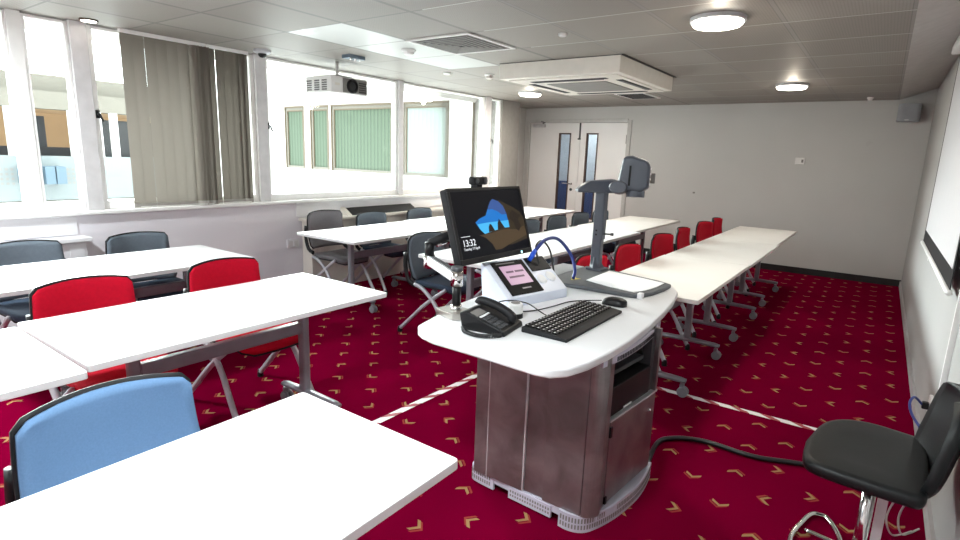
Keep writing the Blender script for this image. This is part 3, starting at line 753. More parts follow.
poly(6, .0015, [(.42,.35),(.43,.43),(.455,.48),(.475,.46),(.50,.39),(.51,.36)])
poly(6, .0015, [(.555,.37),(.57,.47),(.60,.54),(.62,.49),(.65,.42),(.67,.375)])
poly(5, .0016, [(.36,.33),(.44,.35),(.52,.365),(.66,.385),(.74,.385),(.74,.37),(.60,.355),(.44,.325)])
scr.build('screen_picture', SCR, mon)
def TM(u, v, d=.0024):
    o = sp_(u, v, d); return Matrix.Translation(o) @ MT
text_mesh('clock_text', '13:32', .043, TM(.035, .185), SCR[7], mon, .0002)
text_mesh('date_text', 'Tuesday 17 April', .0165, TM(.04, .125), SCR[7], mon, .0002)
MBX().box((0,0,0),(.065,.0022,.0004), TM(.03, .325)).build('text_line', SCR[7], mon)
# webcam on the monitor
wc0 = Vector((-1.455, 2.20, .966)) + MT @ Vector((-.045, MH, -.02))
wc = thing('webcam', 'small black webcam on top of the monitor', 'webcam', wc0)
WM = Matrix.Rotation(YAW, 4, 'Z')
m = MB(); m.box((-.010, -.055, .018), (.026, .055, .056), WM); m.build('body', M['blackp'], wc, bevel=.008)
m = MB(); m.box((-.02, -.022, .0), (.02, .022, .022), WM); m.build('clip', M['blackm'], wc, bevel=.004)
for y in (-.03, .035):
    m = MB(); m.lathe([(.012, 0), (.012, .005), (.008, .007)], 14, WM @ Matrix.Translation((.025, y, .037)) @ Matrix.Rotation(pi/2, 4, 'Y')); m.build('lens', M['darkp'], wc)
# monitor arm
arm = thing('monitor_mount', 'silver and black jointed monitor arm clamped to the lectern corner', 'monitor arm', (-1.412, 1.812, ZS))
m = MB(); m.prism([(-.085, -.035, 0), (.03, -.065, 0), (.07, -.03, 0), (.055, .055, 0), (-.07, .055, 0)], (0, 0, .028)); m.build('base_plate', M['plate'], arm, bevel=.004)
MB().tube([(0, 0, .02), (0, 0, .05)], .024, 16).build('collar', M['chrome'], arm)
MB().tube([(0, 0, .05), (0, 0, .14)], .019, 16).build('pole', M['blackp'], arm)
MB().tube([(0, 0, .135), (0, 0, .20)], .027, 16).build('pivot', M['chrome'], arm)
MB().tube([(0, 0, .20), (0, 0, .218)], .026, 16).build('pivot_cap', M['darkp'], arm)
el = Vector((-.235, .09, .185))
m = MB(); m.prism([(.0, -.024, .148), (el.x, el.y-.022, .182), (el.x, el.y+.022, .182), (.0, .024, .148)], (0, 0, .045)); m.build('lower_arm', M['alu'], arm, bevel=.006)
m = MB(); m.prism([(-.03, .0, .1985), (el.x+.03, el.y-.022, .2235), (el.x+.03, el.y+.0, .2235), (-.03, .026, .1985)], (0, 0, .002)); m.build('arm_inlay', M['darkp'], arm)
MB().tube([(el.x, el.y, .165), (el.x, el.y, .225)], .027, 14).build('elbow', M['chrome'], arm)
MB().tube([(el.x, el.y, .225), (el.x, el.y, .285)], .022, 14).build('elbow_post', M['blackp'], arm)
hc = Vector((-1.455, 2.20, .966))+MT @ Vector((0, .175, -.065))-Vector((-1.412, 1.812, ZS))
MB().tube([(el.x, el.y, .28), (el.x+.04, el.y+.08, .31), (hc.x-.06, hc.y-.1, hc.z-.02), (hc.x-.02, hc.y, hc.z)], [.020, .022, .021, .019], 10).build('upper_arm', M['blackm'], arm)
MB().tube([(el.x+.01, el.y+.04, .27), (el.x+.03, el.y+.10, .285)], .012, 10).build('tension_screw', M['chrome'], arm)
# touch panel control box
cb = thing('control_box', 'pale sloped control box with a pink touch screen behind the keyboard', 'control box', (-1.305, 2.055, ZS), 0)
bx = Vector((.087, .36, 0)).normalized(); by = Vector((-bx.y, bx.x, 0))
CM = Matrix(((bx.x, by.x, 0, 0), (bx.y, by.y, 0, 0), (0, 0, 1, 0), (0,0,0,1)))
BL_ = .41; HB, HT_, DB = .046, .186, .187
m = MB(); m.prism([(0, 0, 0), (0, 0, HB), (0, DB, HT_), (0, DB+.012, HT_-.01), (0, DB-.01, 0)], (BL_, 0, 0), CM); m.build('casing', M['bluebox'], cb, bevel=.004)
su = Vector((1,0,0)); sv = Vector((0, DB, HT_-HB)).normalized(); sn_ = su.cross(sv)
SM = CM @ Matrix(((1, sv.x, sn_.x, 0), (0, sv.y, sn_.y, 0), (0, sv.z, sn_.z, HB), (0,0,0,1)))
SLn = math.hypot(DB, HT_-HB)
def slab(s0, s1, t0, t1, d0, d1):
    return MB().box((s0*BL_, (1-t1)*SLn, d0), (s1*BL_, (1-t0)*SLn, d1), SM)
pn = slab(.09, .60, .06, .95, .0, .006).build('touch_panel', M['panelblk'], cb, bevel=.002)
pk = slab(.17, .53, .20, .70, .006, .0068).build('touch_screen', em('pink_screen', (.42, .27, .38), .9), pn)
slab(.15, .45, .11, .14, .006, .0065).build('panel_text', em('panel_grey', (.10, .10, .10), .8), pn)
for k, (a, b) in enumerate(((.22, .34), (.36, .50), (.22, .46))):
    t = .34+.0*k if k < 2 else .48
    slab(a, b, t, t+.05, .0068, .0072).build('screen_text', em('screen_text', (.10, .05, .09), .8), pk)
slab(.30, .44, .80, .83, .006, .0066).build('panel_logo', em('panel_logo', (.22, .2, .22), .8), pn)
cpn = slab(.64, .975, .05, .42, .0, .006).build('connector_plate', M['blackm'], cb, bevel=.002)
for s, t, r in ((.70, .66, .028), (.87, .62, .03)):
    m = MB(); m.lathe([(r, 0), (r, .004), (r*.8, .008)], 20, SM @ Matrix.Translation((s*BL_, (1-t)*SLn, 0))); m.build('round_socket', M['paper'], cb)
def cbp(s, t, d): return Vector((-1.305, 2.055, ZS))+SM @ Vector((s*BL_, (1-t)*SLn, d))
def cable(name, pts, r, m, label, cat='cable', group=None, n=8):
    return tag(MB().tube(pts, r, n, smooth=8).build(name, m), label, cat, group)
a = cbp(.70, .14, .007); b_ = cbp(.76, .14, .05)
vg = tag(MB().tube([a, a+Vector((.012, .01, .03)), a+Vector((.015, .03, .052))], [.012, .014, .010], 10).build('video_plug', M['vgablue']), 'blue video plug standing in the top of the control box', 'plug')
a2 = a+Vector((.015, .03, .05))
cable('video_cable', [a2, a2+Vector((.0, .10, .045)), a2+Vector((-.01, .26, .03)), a2+Vector((.02, .36, -.06)), a2+Vector((.06, .345, -.14)), a2+Vector((.075, .30, -.180))], .0095, M['cableblue'], 'thick blue video cable arching from the control box to the desk')
a3 = cbp(.88, .14, .004)
cable('connector_cable', [cbp(.80, .28, .012), a3+Vector((-.01, -.02, .07)), a3+Vector((-.03, .08, .085)), a3+Vector((-.03, .17, .02)), a3+Vector((.0, .17, -.10)), a3+Vector((.03, .10, -.155))], .0055, M['cable'], 'black cable looping beside the blue video cable')
# keyboard
kb = thing('keyboard', 'black computer keyboard lying on the lectern top', 'keyboard', (-.98, 2.085, ZS), .0)
m = MB(); m.prism([(-.102, -.275, 0), (.10, -.275, 0), (.10, -.275, .012), (.06, -.275, .017), (-.095, -.275, .026), (-.102, -.275, .02)], (0, .55, 0)); m.build('base', M['blackm'], kb, bevel=.004)
m = MB()
for r in range(6):
    x = -.083+r*.0245; z = .0245-(x+.095)*.058
    cols = 20; y = -.262
    for c in range(cols):
        wdt = .0215
        if r == 5 and 4 <= c <= 8: wdt = .0215
        if c in (15, 16): y += .004 if c == 15 else .0
        if not (r == 4 and c in (15,)):
            m.mi = 0; m.box((x-.009, y, z), (x+.010, y+wdt, z+.007))
            m.mi = 1; m.quad((x-.005, y+.005, z+.0073), (x+.001, y+.005, z+.0073), (x+.001, y+.0115, z+.0073), (x-.005, y+.0115, z+.0073))
        y += .0262
m.build('keys', [M['blackp'], M['paper']], kb)
# mouse
ms = thing('mouse', 'black computer mouse at the far end of the keyboard', 'mouse', (-.965, 2.475, ZS), .0)
def mouseF(u, v):
    a = (v-.5)*2; x = -.062+.124*u
    hw = .034*math.sqrt(max(.0, 1-(2*u-1)**4))+.002
    z = .002+.036*math.sqrt(max(0, 1-(abs(2*u-1.1)/1.12)**2.4))*(1-.75*a**4)
    return Vector((x, a*hw, z)), Vector((0,0,-1))
m = MB(); m.shell(mouseF, 16, 12, lambda u, v: max(.0012, mouseF(u, v)[0].z-.001)); m.build('shell', M['blackp'], ms)
m = MB(); m.lathe([(.009, -.004), (.009, .004)], 14, Matrix.Translation((.035, 0, .030)) @ Matrix.Rotation(pi/2, 4, 'X')); m.build('scroll_wheel', M['darkp'], ms)
def dz(x, y, z=.004): return (x, y, ZS+z)
cable('mouse_cable', [dz(-1.028, 2.47, .012), dz(-1.10, 2.44), dz(-1.15, 2.36), dz(-1.165, 2.22, .006), dz(-1.20, 2.10), dz(-1.265, 2.03), dz(-1.33, 1.985), dz(-1.39, 1.98)], .0028, M['cable'], 'thin black mouse cable curling across the desk')
cable('keyboard_cable', [dz(-1.083, 2.04, .012), dz(-1.14, 2.07, .016), dz(-1.215, 2.065, .045), dz(-1.285, 2.0, .055), dz(-1.34, 1.96, .03), dz(-1.40, 1.95)], .0028, M['cable'], 'thin black keyboard cable running behind the white puck')
# camera puck
pk_ = thing('desk_microphone', 'small white cylinder with black base beside the telephone', 'microphone', (-1.212, 1.972, ZS))
MB().lathe([(.034, 0), (.034, .022)], 24).build('base', M['blackp'], pk_)
MB().lathe([(.033, .022), (.033, .058), (.030, .064)], 24).build('cap', M['white'], pk_)
MB().lathe([(.0205, .0635), (.0205, .0655)], 20).build('top_disc', M['grille'], pk_)
# telephone
ph = thing('telephone', 'black desk telephone with curly cord on the lectern', 'telephone', (-1.20, 1.785, ZS), rad(8)); ph.scale = (.90, .90, .78)
m = MB(); m.prism([(-.105, -.10, 0), (-.12, -.10, .085), (-.09, -.10, .098), (.10, -.10, .026), (.105, -.10, 0)], (0, .20, 0)); m.build('base', M['blackp'], ph, bevel=.006)
tl = math.atan2(.072, .19)
PM = Matrix.Translation((-.09, 0, .099)) @ Matrix.Rotation(tl, 4, 'Y')
m = MB()
for i in range(4):
    for j in range(3): m.box((.085+i*.026, -.09+j*.028, 0), (.105+i*.026, -.07+j*.028, .005), PM)
m.build('keypad', M['darkp'], ph)
MB().box((.02, -.09, 0), (.062, -.005, .003), PM).build('display', M['grille'], ph)
MB().box((.067, -.085, 0), (.078, .0, .003), PM).build('label_strip', M['paper'], ph)
hs = MB(); hs.tube([PM @ Vector(p) for p in ((-.005, .035, .008), (-.002, .035, .024), (.03, .036, .034), (.09, .037, .039), (.14, .036, .034), (.17, .035, .024), (.172, .035, .006))], [.022, .024, .019, .017, .019, .024, .022], 12, smooth=4, flat=1.)
hs.build('handset', M['blackm'], ph)
cl = MB(); ax = [Vector(p) for p in ((-.09, -.115, .02), (-.06, -.15, .014), (.0, -.165, .012), (.05, -.15, .012), (.09, -.11, .012), (.06, -.125, .012))]
axp = catmull(ax, 60); pts = []
for i, p in enumerate(axp):
    t = (axp[min(i+1, len(axp)-1)]-axp[max(i-1, 0)]).normalized(); nn = Vector((0,0,1)); bn = t.cross(nn)
    a = i*1.05; pts.append(p+(nn*cos(a)+bn*sin(a))*.0085)
cl.tube(pts, .0028, 5); cl.build('coiled_cord', M['cable'], ph)
# document camera
dc = thing('document_camera', 'grey document camera with tall post and tilted head on the lectern', 'document camera', (-1.15, 2.88, ZS))
o_ = Vector((-1.15, 2.88, 0))
def DL(pts): return [(x-o_.x, y-o_.y, z) for x, y, z in pts]
bo = [(-1.455,2.63),(-1.25,2.645),(-.965,2.66),(-.925,2.672),(-.885,2.78),(-.868,2.93),(-.868,3.04),(-.95,3.09),(-1.20,3.16),(-1.33,3.19),(-1.45,3.19)]
m = MB(); m.prism(DL([(x, y, .0) for x, y in bo]), (0, 0, .022)); m.build('base', M['visd'], dc, bevel=.006)
m = MB(); m.prism(DL([(x, y, .022) for x, y in ((-1.262,2.79),(-1.10,2.73),(-.955,2.70),(-.925,2.78),(-.905,2.90),(-.905,3.03),(-1.05,3.075),(-1.27,3.13))]), (0, 0, .003)); tag(m.build('work_surface', M['paper'], dc), 'white working surface')
m = MB(); m.prism(DL([(x, y, .010) for x, y in ((-1.62,2.80),(-1.45,2.78),(-1.45,3.16),(-1.60,3.16))]), (0, 0, .012)); m.build('side_plate', mat('mid_grey_plate', (.27, .28, .30), .5), dc, bevel=.003)
m = MB(); m.box((-.925-o_.x, 2.665-o_.y, .0), (-.90-o_.x, 2.70-o_.y, .03)); m.build('corner_clip', M['paper'], dc, bevel=.003)
m = MB(); m.prism(DL([(-1.33,2.74,.0225),(-1.30,2.80,.0225),(-1.335,2.80,.0225),(-1.345,2.83,.0225),(-1.36,2.80,.0225)]), (0,0,.0008)); m.build('yellow_arrow', M['yellow'], dc)
PX, PY = -1.36-o_.x, 3.13-o_.y
m = MB(); m.prism([(-.045, -.05, .02), (.06, -.05, .02), (.06, .05, .02), (-.045, .05, .02)], (0, 0, .015), Matrix.Translation((PX, PY, 0)))
m.tube([(PX+.005, PY, .03), (PX, PY, .055), (PX-.002, PY, .10)], [.055, .042, .034], 4); m.build('post_foot', M['vis'], dc, bevel=.004)
m = MB(); m.prism(rrect(PX-.03, PY-.026, PX+.03, PY+.026, .01, .05), (0, 0, .21)); m.build('lower_post', M['vis'], dc)
m = MB(); m.prism(rrect(PX-.027, PY-.03, PX+.036, PY+.03, .01, .21), (0, 0, .29)); m.build('upper_post', M['vis'], dc)
m = MB(); m.tube([(PX+.03, PY, .245), (PX+.085, PY+.01, .245)], .005, 8).tube([(PX+.075, PY+.01, .245), (PX+.09, PY+.012, .245)], .009, 8); m.build('clamp_knob', M['darkp'], dc)
for z in (.24, .265):
    m = MB(); m.lathe([(.006, 0), (.006, .003)], 10, Matrix.Translation((PX, PY-.0305, z)) @ Matrix.Rotation(pi/2, 4, 'X')); m.build('screw', M['blackp'], dc)
# arm seen side-on: flat underside, domed left end
AD = Vector((.80, .60, 0)).normalized(); AN = Vector((-AD.y, AD.x, 0))
AM = Matrix(((AD.x, AN.x, 0, PX), (AD.y, AN.y, 0, PY), (0,0,1,.49), (0,0,0,1)))
prof = [(-.155,0),(-.15,.018),(-.125,.042),(-.08,.068),(.0,.076),(.06,.082),(.13,.066),(.16,.045),(.15,.008),(.10,0)]
m = MB(); m.prism([(x, -.046, z) for x, z in prof], (0, .092, 0), AM); m.build('arm', M['vis'], dc, bevel=.012, seg=3)
m = MB(); m.tube([AM @ Vector((.13, 0, .03)), AM @ Vector((.20, 0, .025))], .022, 12); m.build('neck', M['blackm'], dc)
hd = Vector((-1.14, 3.05, 0))-o_
HM = Matrix.Translation((hd.x, hd.y, .60)) @ Matrix.Rotation(rad(18), 4, 'Z') @ Matrix.Rotation(rad(-6), 4, 'X') @ Matrix.Diagonal((1.4, 1.2, 1.0, 1))
m = MB(); m.prism([(-.062, -.05, -.075), (-.045, -.05, .10), (-.01, -.05, .108), (.045, -.05, .085), (.062, -.05, .06), (.062, -.05, -.07), (.03, -.05, -.088)], (0, .10, 0), HM); hob = m.build('camera_head', M['vis'], dc, bevel=.02, seg=4)
m = MB(); m.lathe([(.036, 0), (.036, .035), (.03, .045)], 18, HM @ Matrix.Translation((.012, 0, -.118))); m.build('lens_barrel', M['vis'], dc)
m = MB(); m.box((-.018, -.0525, -.06), (-.010, -.0495, .05), HM); m.build('head_seam', M['blackm'], dc)
m = MB(); m.lathe([(.032, -.06), (.036, -.05), (.036, .05), (.032, .06)], 16, HM @ Matrix.Translation((-.055, 0, -.07)) @ Matrix.Rotation(pi/2, 4, 'X')); m.build('pivot', M['vis'], dc)
m = MB()
for k in range(4): m.box((.062, -.03, -.05+k*.028), (.066, -.012, -.04+k*.028), HM)
m.build('buttons', M['paper'], dc)
m = MB(); m.box((.064, .01, -.035), (.082, .035, .02), HM); m.build('side_knob', M['grille'], dc, bevel=.004)

# ------------------------------------------------------------------ floor cables and tape
tp = MB().box((0, -.0225, 0), (1.84, .0225, .0015)).build('floor_tape', M['tape']); tp.location = (-2.055, 2.98, .0005)
tp.location = (-2.075, 1.55, .0005); tp.rotation_euler = (0, 0, rad(88.3))
tag(tp, 'worn white tape strip on the carpet left of the lectern', 'floor tape', 'worn white tape strips')
tp2 = MB().box((0, -.0225, 0), (2.35, .0225, .0015)).build('floor_tape', M['tape']); tp2.location = (-2.02, 3.44, .0005); tp2.rotation_euler = (0, 0, rad(.9))
tag(tp2, 'worn white tape strip on the carpet between the lectern and the black chair', 'floor tape', 'worn white tape strips')
cable('power_cable', [(-.72, 2.42, .03), (-.76, 2.72, .014), (-.70, 2.83, .014), (-.6, 2.885, .014), (-.516, 2.897, .014), (-.40, 2.89, .014), (-.30, 2.90, .014), (-.18, 2.95, .014), (-.06, 2.99, .014), (.10, 3.0, .014), (.25, 3.12, .014), (.335, 3.30, .02), (.345, 3.38, .10), (.335, 3.42, .20)], .0125, M['cable'], 'thick black power cable across the carpet from lectern to wall')

# ------------------------------------------------------------------ black chair by the right wall
bc = thing('black_chair', 'black padded chair with chrome legs against the right wall', 'chair', (.09, 2.28, 0), rad(0))
o_ = Vector((.09, 2.28, 0))
seatp = catmull([Vector(p) for p in ((-.095,2.27,0),(-.09,2.14,0),(-.05,2.085,0),(.08,2.065,0),(.19,2.06,0),(.25,2.08,0),(.265,2.25,0),(.27,2.45,0),(.255,2.56,0),(.20,2.585,0),(.09,2.60,0),(.0,2.56,0),(-.06,2.46,0),(-.095,2.27,0))], 4)[:-1]
def ringp(k, z): 
    c = Vector((.08, 2.33, 0)); return [((p.x-c.x)*k+c.x-o_.x, (p.y-c.y)*k+c.y-o_.y, z) for p in seatp]
m = MB()
rings = [[m.bm.verts.new(p) for p in ringp(k, z)] for k, z in ((.90, .410), (.98, .415), (1.0, .428), (1.0, .445), (.975, .456), (.9, .459), (.5, .452))]
for a, b in zip(rings, rings[1:]):
    n = len(a)
    for i in range(n): m.bm.faces.new((a[i], a[(i+1) % n], b[(i+1) % n], b[i])).smooth = True
m.bm.faces.new(rings[0][::-1]); m.bm.faces.new(rings[-1]).smooth = True
m.build('seat', M['leather'], bc)
def BF(u, v):
    a = (u-.5)*2; z = .405+.33*v
    hw = .235*(1-.12*v)
    for c, r in ((v, .32), (1-v, .34)):
        if c < r: hw -= .10*(1-math.sqrt(max(0, 1-((r-c)/r)**2)))
    return Vector(((.185+.058*v-.05*a*a), a*hw+.05, z)), Vector((1, 0, 0))
m = MB(); m.shell(BF, 16, 12, .032); m.build('backrest', M['leather'], bc)
m = MB(); m.box((.12, .0, .40), (.20, .06, .425)); m.build('back_support', M['blackm'], bc)
m = MB(); m.prism(rrect(-.075, -.12, .12, .15, .02, .375), (0, 0, .02)); m.build('seat_plate', M['blackm'], bc)
for nm, pth in (('leg', [(-.06, -.10, .38), (-.06, -.10, .20), (-.06, -.10, .02)]), ('leg', [(.13, -.10, .38), (.13, -.10, .2), (.13, -.10, .012)]), ('leg', [(-.05, .22, .38), (-.04, .23, .2), (-.04, .24, .012)]), ('leg', [(.14, .22, .38), (.15, .23, .2), (.15, .24, .012)])): pass
for pth in ([(.03, .02, .38), (.03, .02, .10), (.03, .02, .05)],): MB().tube(pth, .022, 16).build('column', M['chrome'], bc)
m = MB(); m.prism([(.055, -.02, .06), (.085, -.02, .06), (.085, -.012, .06), (.055, -.012, .06)], (0, 0, .32)); m.build('lift_rod', M['alu'], bc)
MB().lathe([(.06, .012), (.06, .05), (.03, .07)], 18, Matrix.Translation((.03, .02, 0))).build('hub', M['chrome'], bc)
for lp in ([(.0, .0, .05), (-.06, -.20, .10), (-.10, -.02, .0) ],): pass
loop = [(.03, .02, .05), (-.165, -.16, .012), (-.185, .03, .012), (-.16, .17, .012), (-.135, .255, .012), (-.105, .275, .012), (-.075, .265, .012), (-.03, .16, .012), (.0, .0, .012), (.03, -.06, .045)]
MB().tube(loop[1:9], .011, 10, smooth=5).build('foot_loop', M['chrome'], bc)
loop2 = [(-.14, .12, .012), (-.05, .06, .04), (.02, .03, .06)]
MB().tube(loop2, .011, 10, smooth=5).build('foot_loop', M['chrome'], bc)
MB().tube([(.0, .0, .012), (.12, -.06, .012), (.17, .10, .012), (.10, .14, .014), (.03, .04, .05)], .011, 10, smooth=5).build('foot_loop', M['chrome'], bc)

# ------------------------------------------------------------------ right wall: screen, sockets, trunking
ps = thing('projection_screen', 'white pull-down projection screen with black border on the right wall', 'projection screen', (.325, 4.5, 0))
sx = .0
Y0s, Y1s = 3.34-4.5, 5.62-4.5
MB().box((-.003, Y0s+.05, 1.0), (.0, Y1s-.05, 2.33)).build('screen_fabric', M['screenwhite'], ps)
MB().box((-.0035, Y0s, .91), (.001, Y1s, .998)).box((-.0035, Y1s-.05, .998), (.001, Y1s, 2.33)).box((-.0035, Y0s, .998), (.001, Y0s+.05, 2.33)).build('black_border', M['blackm'], ps)
MB().tube([(-.004, Y0s-.0, .895), (-.004, Y1s+.02, .895)], .014, 10).build('bottom_bar', M['white'], ps)
MB().box((-.055, Y0s-.04, 2.32), (.015, Y1s+.04, 2.385)).build('roller_case', M['white'], ps, bevel=.01)
MB().box((-.01, .25, .86), (.004, .27, .89)).build('pull_tab', M['white'], ps)
def socket(x, y, z, label, cat='socket', w=.09, hh=.085):
    t = thing('wall_socket', label, cat, (x, y, z)); return t
s1 = thing('wall_socket', 'white plug socket low on the right wall behind the black chair', 'socket', (XR, 3.42, .30))
MB().box((-.016, -.06, -.045), (0, .06, .045)).build('plate', M['white'], s1, bevel=.004)
MB().box((-.045, -.02, -.015), (-.016, .015, .02)).build('plug', M['blackp'], s1, bevel=.006)
s2 = thing('wall_socket', 'second white outlet box low on the right wall, beside the trunking', 'socket', (XR, 3.22, .335))
MB().box((-.03, -.05, -.05), (0, .05, .05)).build('plate', M['white'], s2, bevel=.004)
tr = MB().box((XR-.022, 3.135, .34), (XR, 3.16, .95)); tag(tr.build('cable_trunking', M['white']), 'thin white cable trunking running up the right wall', 'trunking')
cable('patch_lead', [(.318, 3.41, .305), (.28, 3.38, .345), (.26, 3.30, .335), (.27, 3.22, .31), (.30, 3.12, .29)], .006, M['cableblue'], 'short dark blue lead looping from the right wall socket')
cable('white_lead', [(.214, 2.24, .368), (.198, 2.36, .27), (.198, 2.50, .12), (.235, 2.60, .008), (.30, 2.68, .008)], .0035, M['cablew'], 'thin white lead hanging below the black chair, left one', group='thin white leads')
cable('white_lead', [(.246, 2.24, .368), (.234, 2.38, .27), (.236, 2.53, .12), (.268, 2.63, .008), (.325, 2.72, .008)], .0035, M['cablew'], 'thin white lead hanging below the black chair, right one', group='thin white leads')
sw_ = thing('light_switch', 'small white wall box high on the back wall', 'wall box', (-.965, YB, 1.53))
MB().box((-.055, -.025, -.045), (.055, 0, .045)).build('plate', M['white'], sw_, bevel=.004)
MB().box((.02, -.029, -.02), (.045, -.024, .02)).build('rocker', M['grille'], sw_)
spk = thing('wall_speaker', 'grey wall speaker in the top right back corner', 'speaker', (.13, YB, 2.13))
m = MB(); m.prism(rrect(-.12, -.17, .11, -.02, [.05, .01, .01, .05], -.10), (0, 0, .21)); m.build('cabinet', mat('grey_speaker', (.30, .31, .34), .5), spk, bevel=.01)
MB().box((.02, -.03, -.03), (.08, 0, .04)).build('bracket', M['white'], spk)
MB().box((-.04, -.175, -.085), (.0, -.169, -.078)).build('badge', M['paper'], spk)
for o in (MB().box((-2.32, YB-.012, 1.005), (-2.29, YB, 1.03)),):
    tag(o.build('wall_spot', M['grille']), 'tiny dark mark-like hook on the back wall above the red chairs', 'spot')  # small dark spot on the wall, drawn as a raised block

# ------------------------------------------------------------------ ceiling fixtures
def lamp(x, y, r, label, power, col=(1., .92, .80), spill=4.):
    t = thing('ceiling_light', label, 'ceiling light', (x, y, ZC), 0, 'round ceiling lights')
    MB().lathe([(r+.012, -.0), (r+.012, -.022), (r, -.026), (r, -.003)], 32).build('rim', M['alu'], t, smooth=False)
    MB().lathe([(r-.002, -.004), (r-.002, -.034), (r*.9, -.046), (r*.5, -.052), (.002, -.054)], 32).build('diffuser', M['lamp'], t)
    L = bpy.data.lights.new('lamp_glow', 'AREA'); L.shape = 'DISK'; L.size = r*1.8; L.energy = power; L.color = col
    lo = bpy.data.objects.new('lamp_glow', L); COL.objects.link(lo); lo.location = (0, 0, -.058); lo.parent = t
    L2 = bpy.data.lights.new('lamp_spill', 'POINT'); L2.energy = spill; L2.shadow_soft_size = .03; L2.color = (1., .88, .70)
    lo = bpy.data.objects.new('lamp_spill', L2); COL.objects.link(lo); lo.location = (0, 0, -.085); lo.parent = t
lamp(-.94, 3.66, .145, 'lit round ceiling light nearest, top right of the view', 8)
lamp(-.935, 6.86, .145, 'lit round ceiling light near the back wall on the right', 4)
lamp(-3.98, 6.58, .145, 'lit round ceiling light in front of the double doors', 30)
lamp(-.94, .46, .145, 'unseen round ceiling light over the near foreground table, strengthened as fill', 34, (.90, .985, 1.), 1.)  # unseen next light of its row, power raised as fill
lamp(-3.98, .30, .145, 'added unseen fill light above the left tables, nearest the windows', 50, (.90, .985, 1.), 1.)  # unseen lamp added to lift the left wall and chair fronts
lamp(-2.46, -1.6, .145, 'added unseen fill light at the rear of the room behind the viewpoint', 30, (.90, .985, 1.), 1.)  # lamp added out of view as fill from behind
dl = thing('downlight', 'small dark rimmed downlight at the top left above the window', 'downlight', (-4.72, 1.745, ZC))
MB().lathe([(.058, 0), (.058, -.010), (.048, -.011)], 20).build('rim', M['wood'], dl)
MB().lathe([(.046, -.008), (.046, -.013), (.001, -.014)], 20).build('diffuser', M['lamp'], dl)
# square diffuser vent
vx0, vx1, vy0, vy1 = -3.12, -2.515, 3.285, 3.905
dv = thing('ceiling_vent', 'square louvred ceiling air vent with white rim', 'air vent', ((vx0+vx1)/2, (vy0+vy1)/2, ZC))
hx, hy = (vx1-vx0)/2, (vy1-vy0)/2
def ring(m, a, b, z0, z1):
    m.box((-hx*a, -hy*a, z0), (hx*a, -hy*b, z1)).box((-hx*a, hy*b, z0), (hx*a, hy*a, z1)).box((-hx*a, -hy*b, z0), (-hx*b, hy*b, z1)).box((hx*b, -hy*b, z0), (hx*a, hy*b, z1))
m = MB(); ring(m, 1., .93, -.012, -.001); m.build('rim', M['white'], dv)
MB().box((-hx*.93, -hy*.93, -.004), (hx*.93, hy*.93, -.001)).build('backing', M['dark'], dv)
m = MB()
for k in range(7):
    ring(m, .90-k*.125, .90-k*.125-.06, -.010-k*.002, -.006-k*.002)
m.build('louvres', mat('grey_louvre', (.20, .19, .18), .6), dv)
dv2 = thing('air_vent', 'small flat grille in the ceiling beyond the air conditioner', 'air vent', (-2.79, 7.35, ZC))
MB().box((-.2, -.32, -.012), (.2, .32, -.001)).build('rim', M['white'], dv2)
m = MB()
for k in range(9): m.box((-.17, -.29+k*.065, -.016), (.17, -.26+k*.065, -.011))
m.build('slats', M['dark'], dv2)
# ceiling cassette air conditioner
ac = thing('air_conditioner', 'cream boxed ceiling air conditioner cassette above the lectern', 'air conditioner', (-2.455, 5.2, ZC))
MB().box((-.615, -.70, -.14), (.575, .68, 0)).build('casing', M['cream'], ac, bevel=.006)
MB().box((-.55, -.63, -.152), (.52, .62, -.14)).build('fascia', M['cream'], ac, bevel=.012, seg=3)
MB().box((-.30, -.34, -.157), (.30, .34, -.151)).build('intake_grille', M['grille'], ac)
m = MB()
for a, b in (((-.38, -.53, -.1545), (.38, -.46, -.150)), ((-.38, .46, -.1545), (.38, .53, -.150)), ((-.48, -.38, -.1545), (-.41, .38, -.150)), ((.41, -.38, -.1545), (.48, .38, -.150))): m.box(a, b)
m.build('outlet_slot', M['blackm'], ac, bevel=.002)
m = MB()
for a, b in (((-.34, -.50, -.160), (.34, -.47, -.153)), ((-.34, .47, -.160), (.34, .50, -.153)), ((-.46, -.34, -.160), (-.43, .34, -.153)), ((.43, -.34, -.160), (.46, .34, -.153))): m.box(a, b)
m.build('flap', M['darkp'], ac)
MB().box((-.615, -.70, -.006), (.60, .70, .0)).build('shadow_gap', M['dark'], ac)
def detector(x, y, label, r=.05, h=.04, m=None):
    t = thing('smoke_detector', label, 'smoke detector', (x, y, ZC), 0, 'ceiling detectors')
    MB().lathe([(r, 0), (r, -.012), (r*.8, -.02)], 22).build('base', M['white'], t)
    MB().lathe([(r*.72, -.018), (r*.72, -h*.8), (r*.4, -h)], 22).build('sensor', m or M['white'], t)
    return t
detector(-3.38, 3.60, 'white smoke detector on the bright ceiling panel beside the square vent', .06, .045)
detector(-3.55, 5.02, 'cream smoke detector left of the air conditioner', .05, .05, M['cream'])
detector(-3.90, 4.75, 'tiny flat sensor above the window mullion', .045, .022)
detector(-1.95, 3.62, 'tiny white sensor between the air conditioner and the nearest round light', .03, .02)
detector(-.28, 8.35, 'small white sensor at the back of the ceiling', .035, .04)
cm = thing('security_camera', 'small dome security camera on the ceiling above the blind', 'security camera', (-4.60, 3.03, ZC))
MB().lathe([(.075, 0), (.075, -.022), (.055, -.034)], 22).build('housing', mat('pale_grey_plastic', (.50, .51, .54), .4), cm)
MB().lathe([(.036, -.03), (.034, -.05), (.022, -.064), (.002, -.068)], 18).build('dome', M['blackp'], cm)
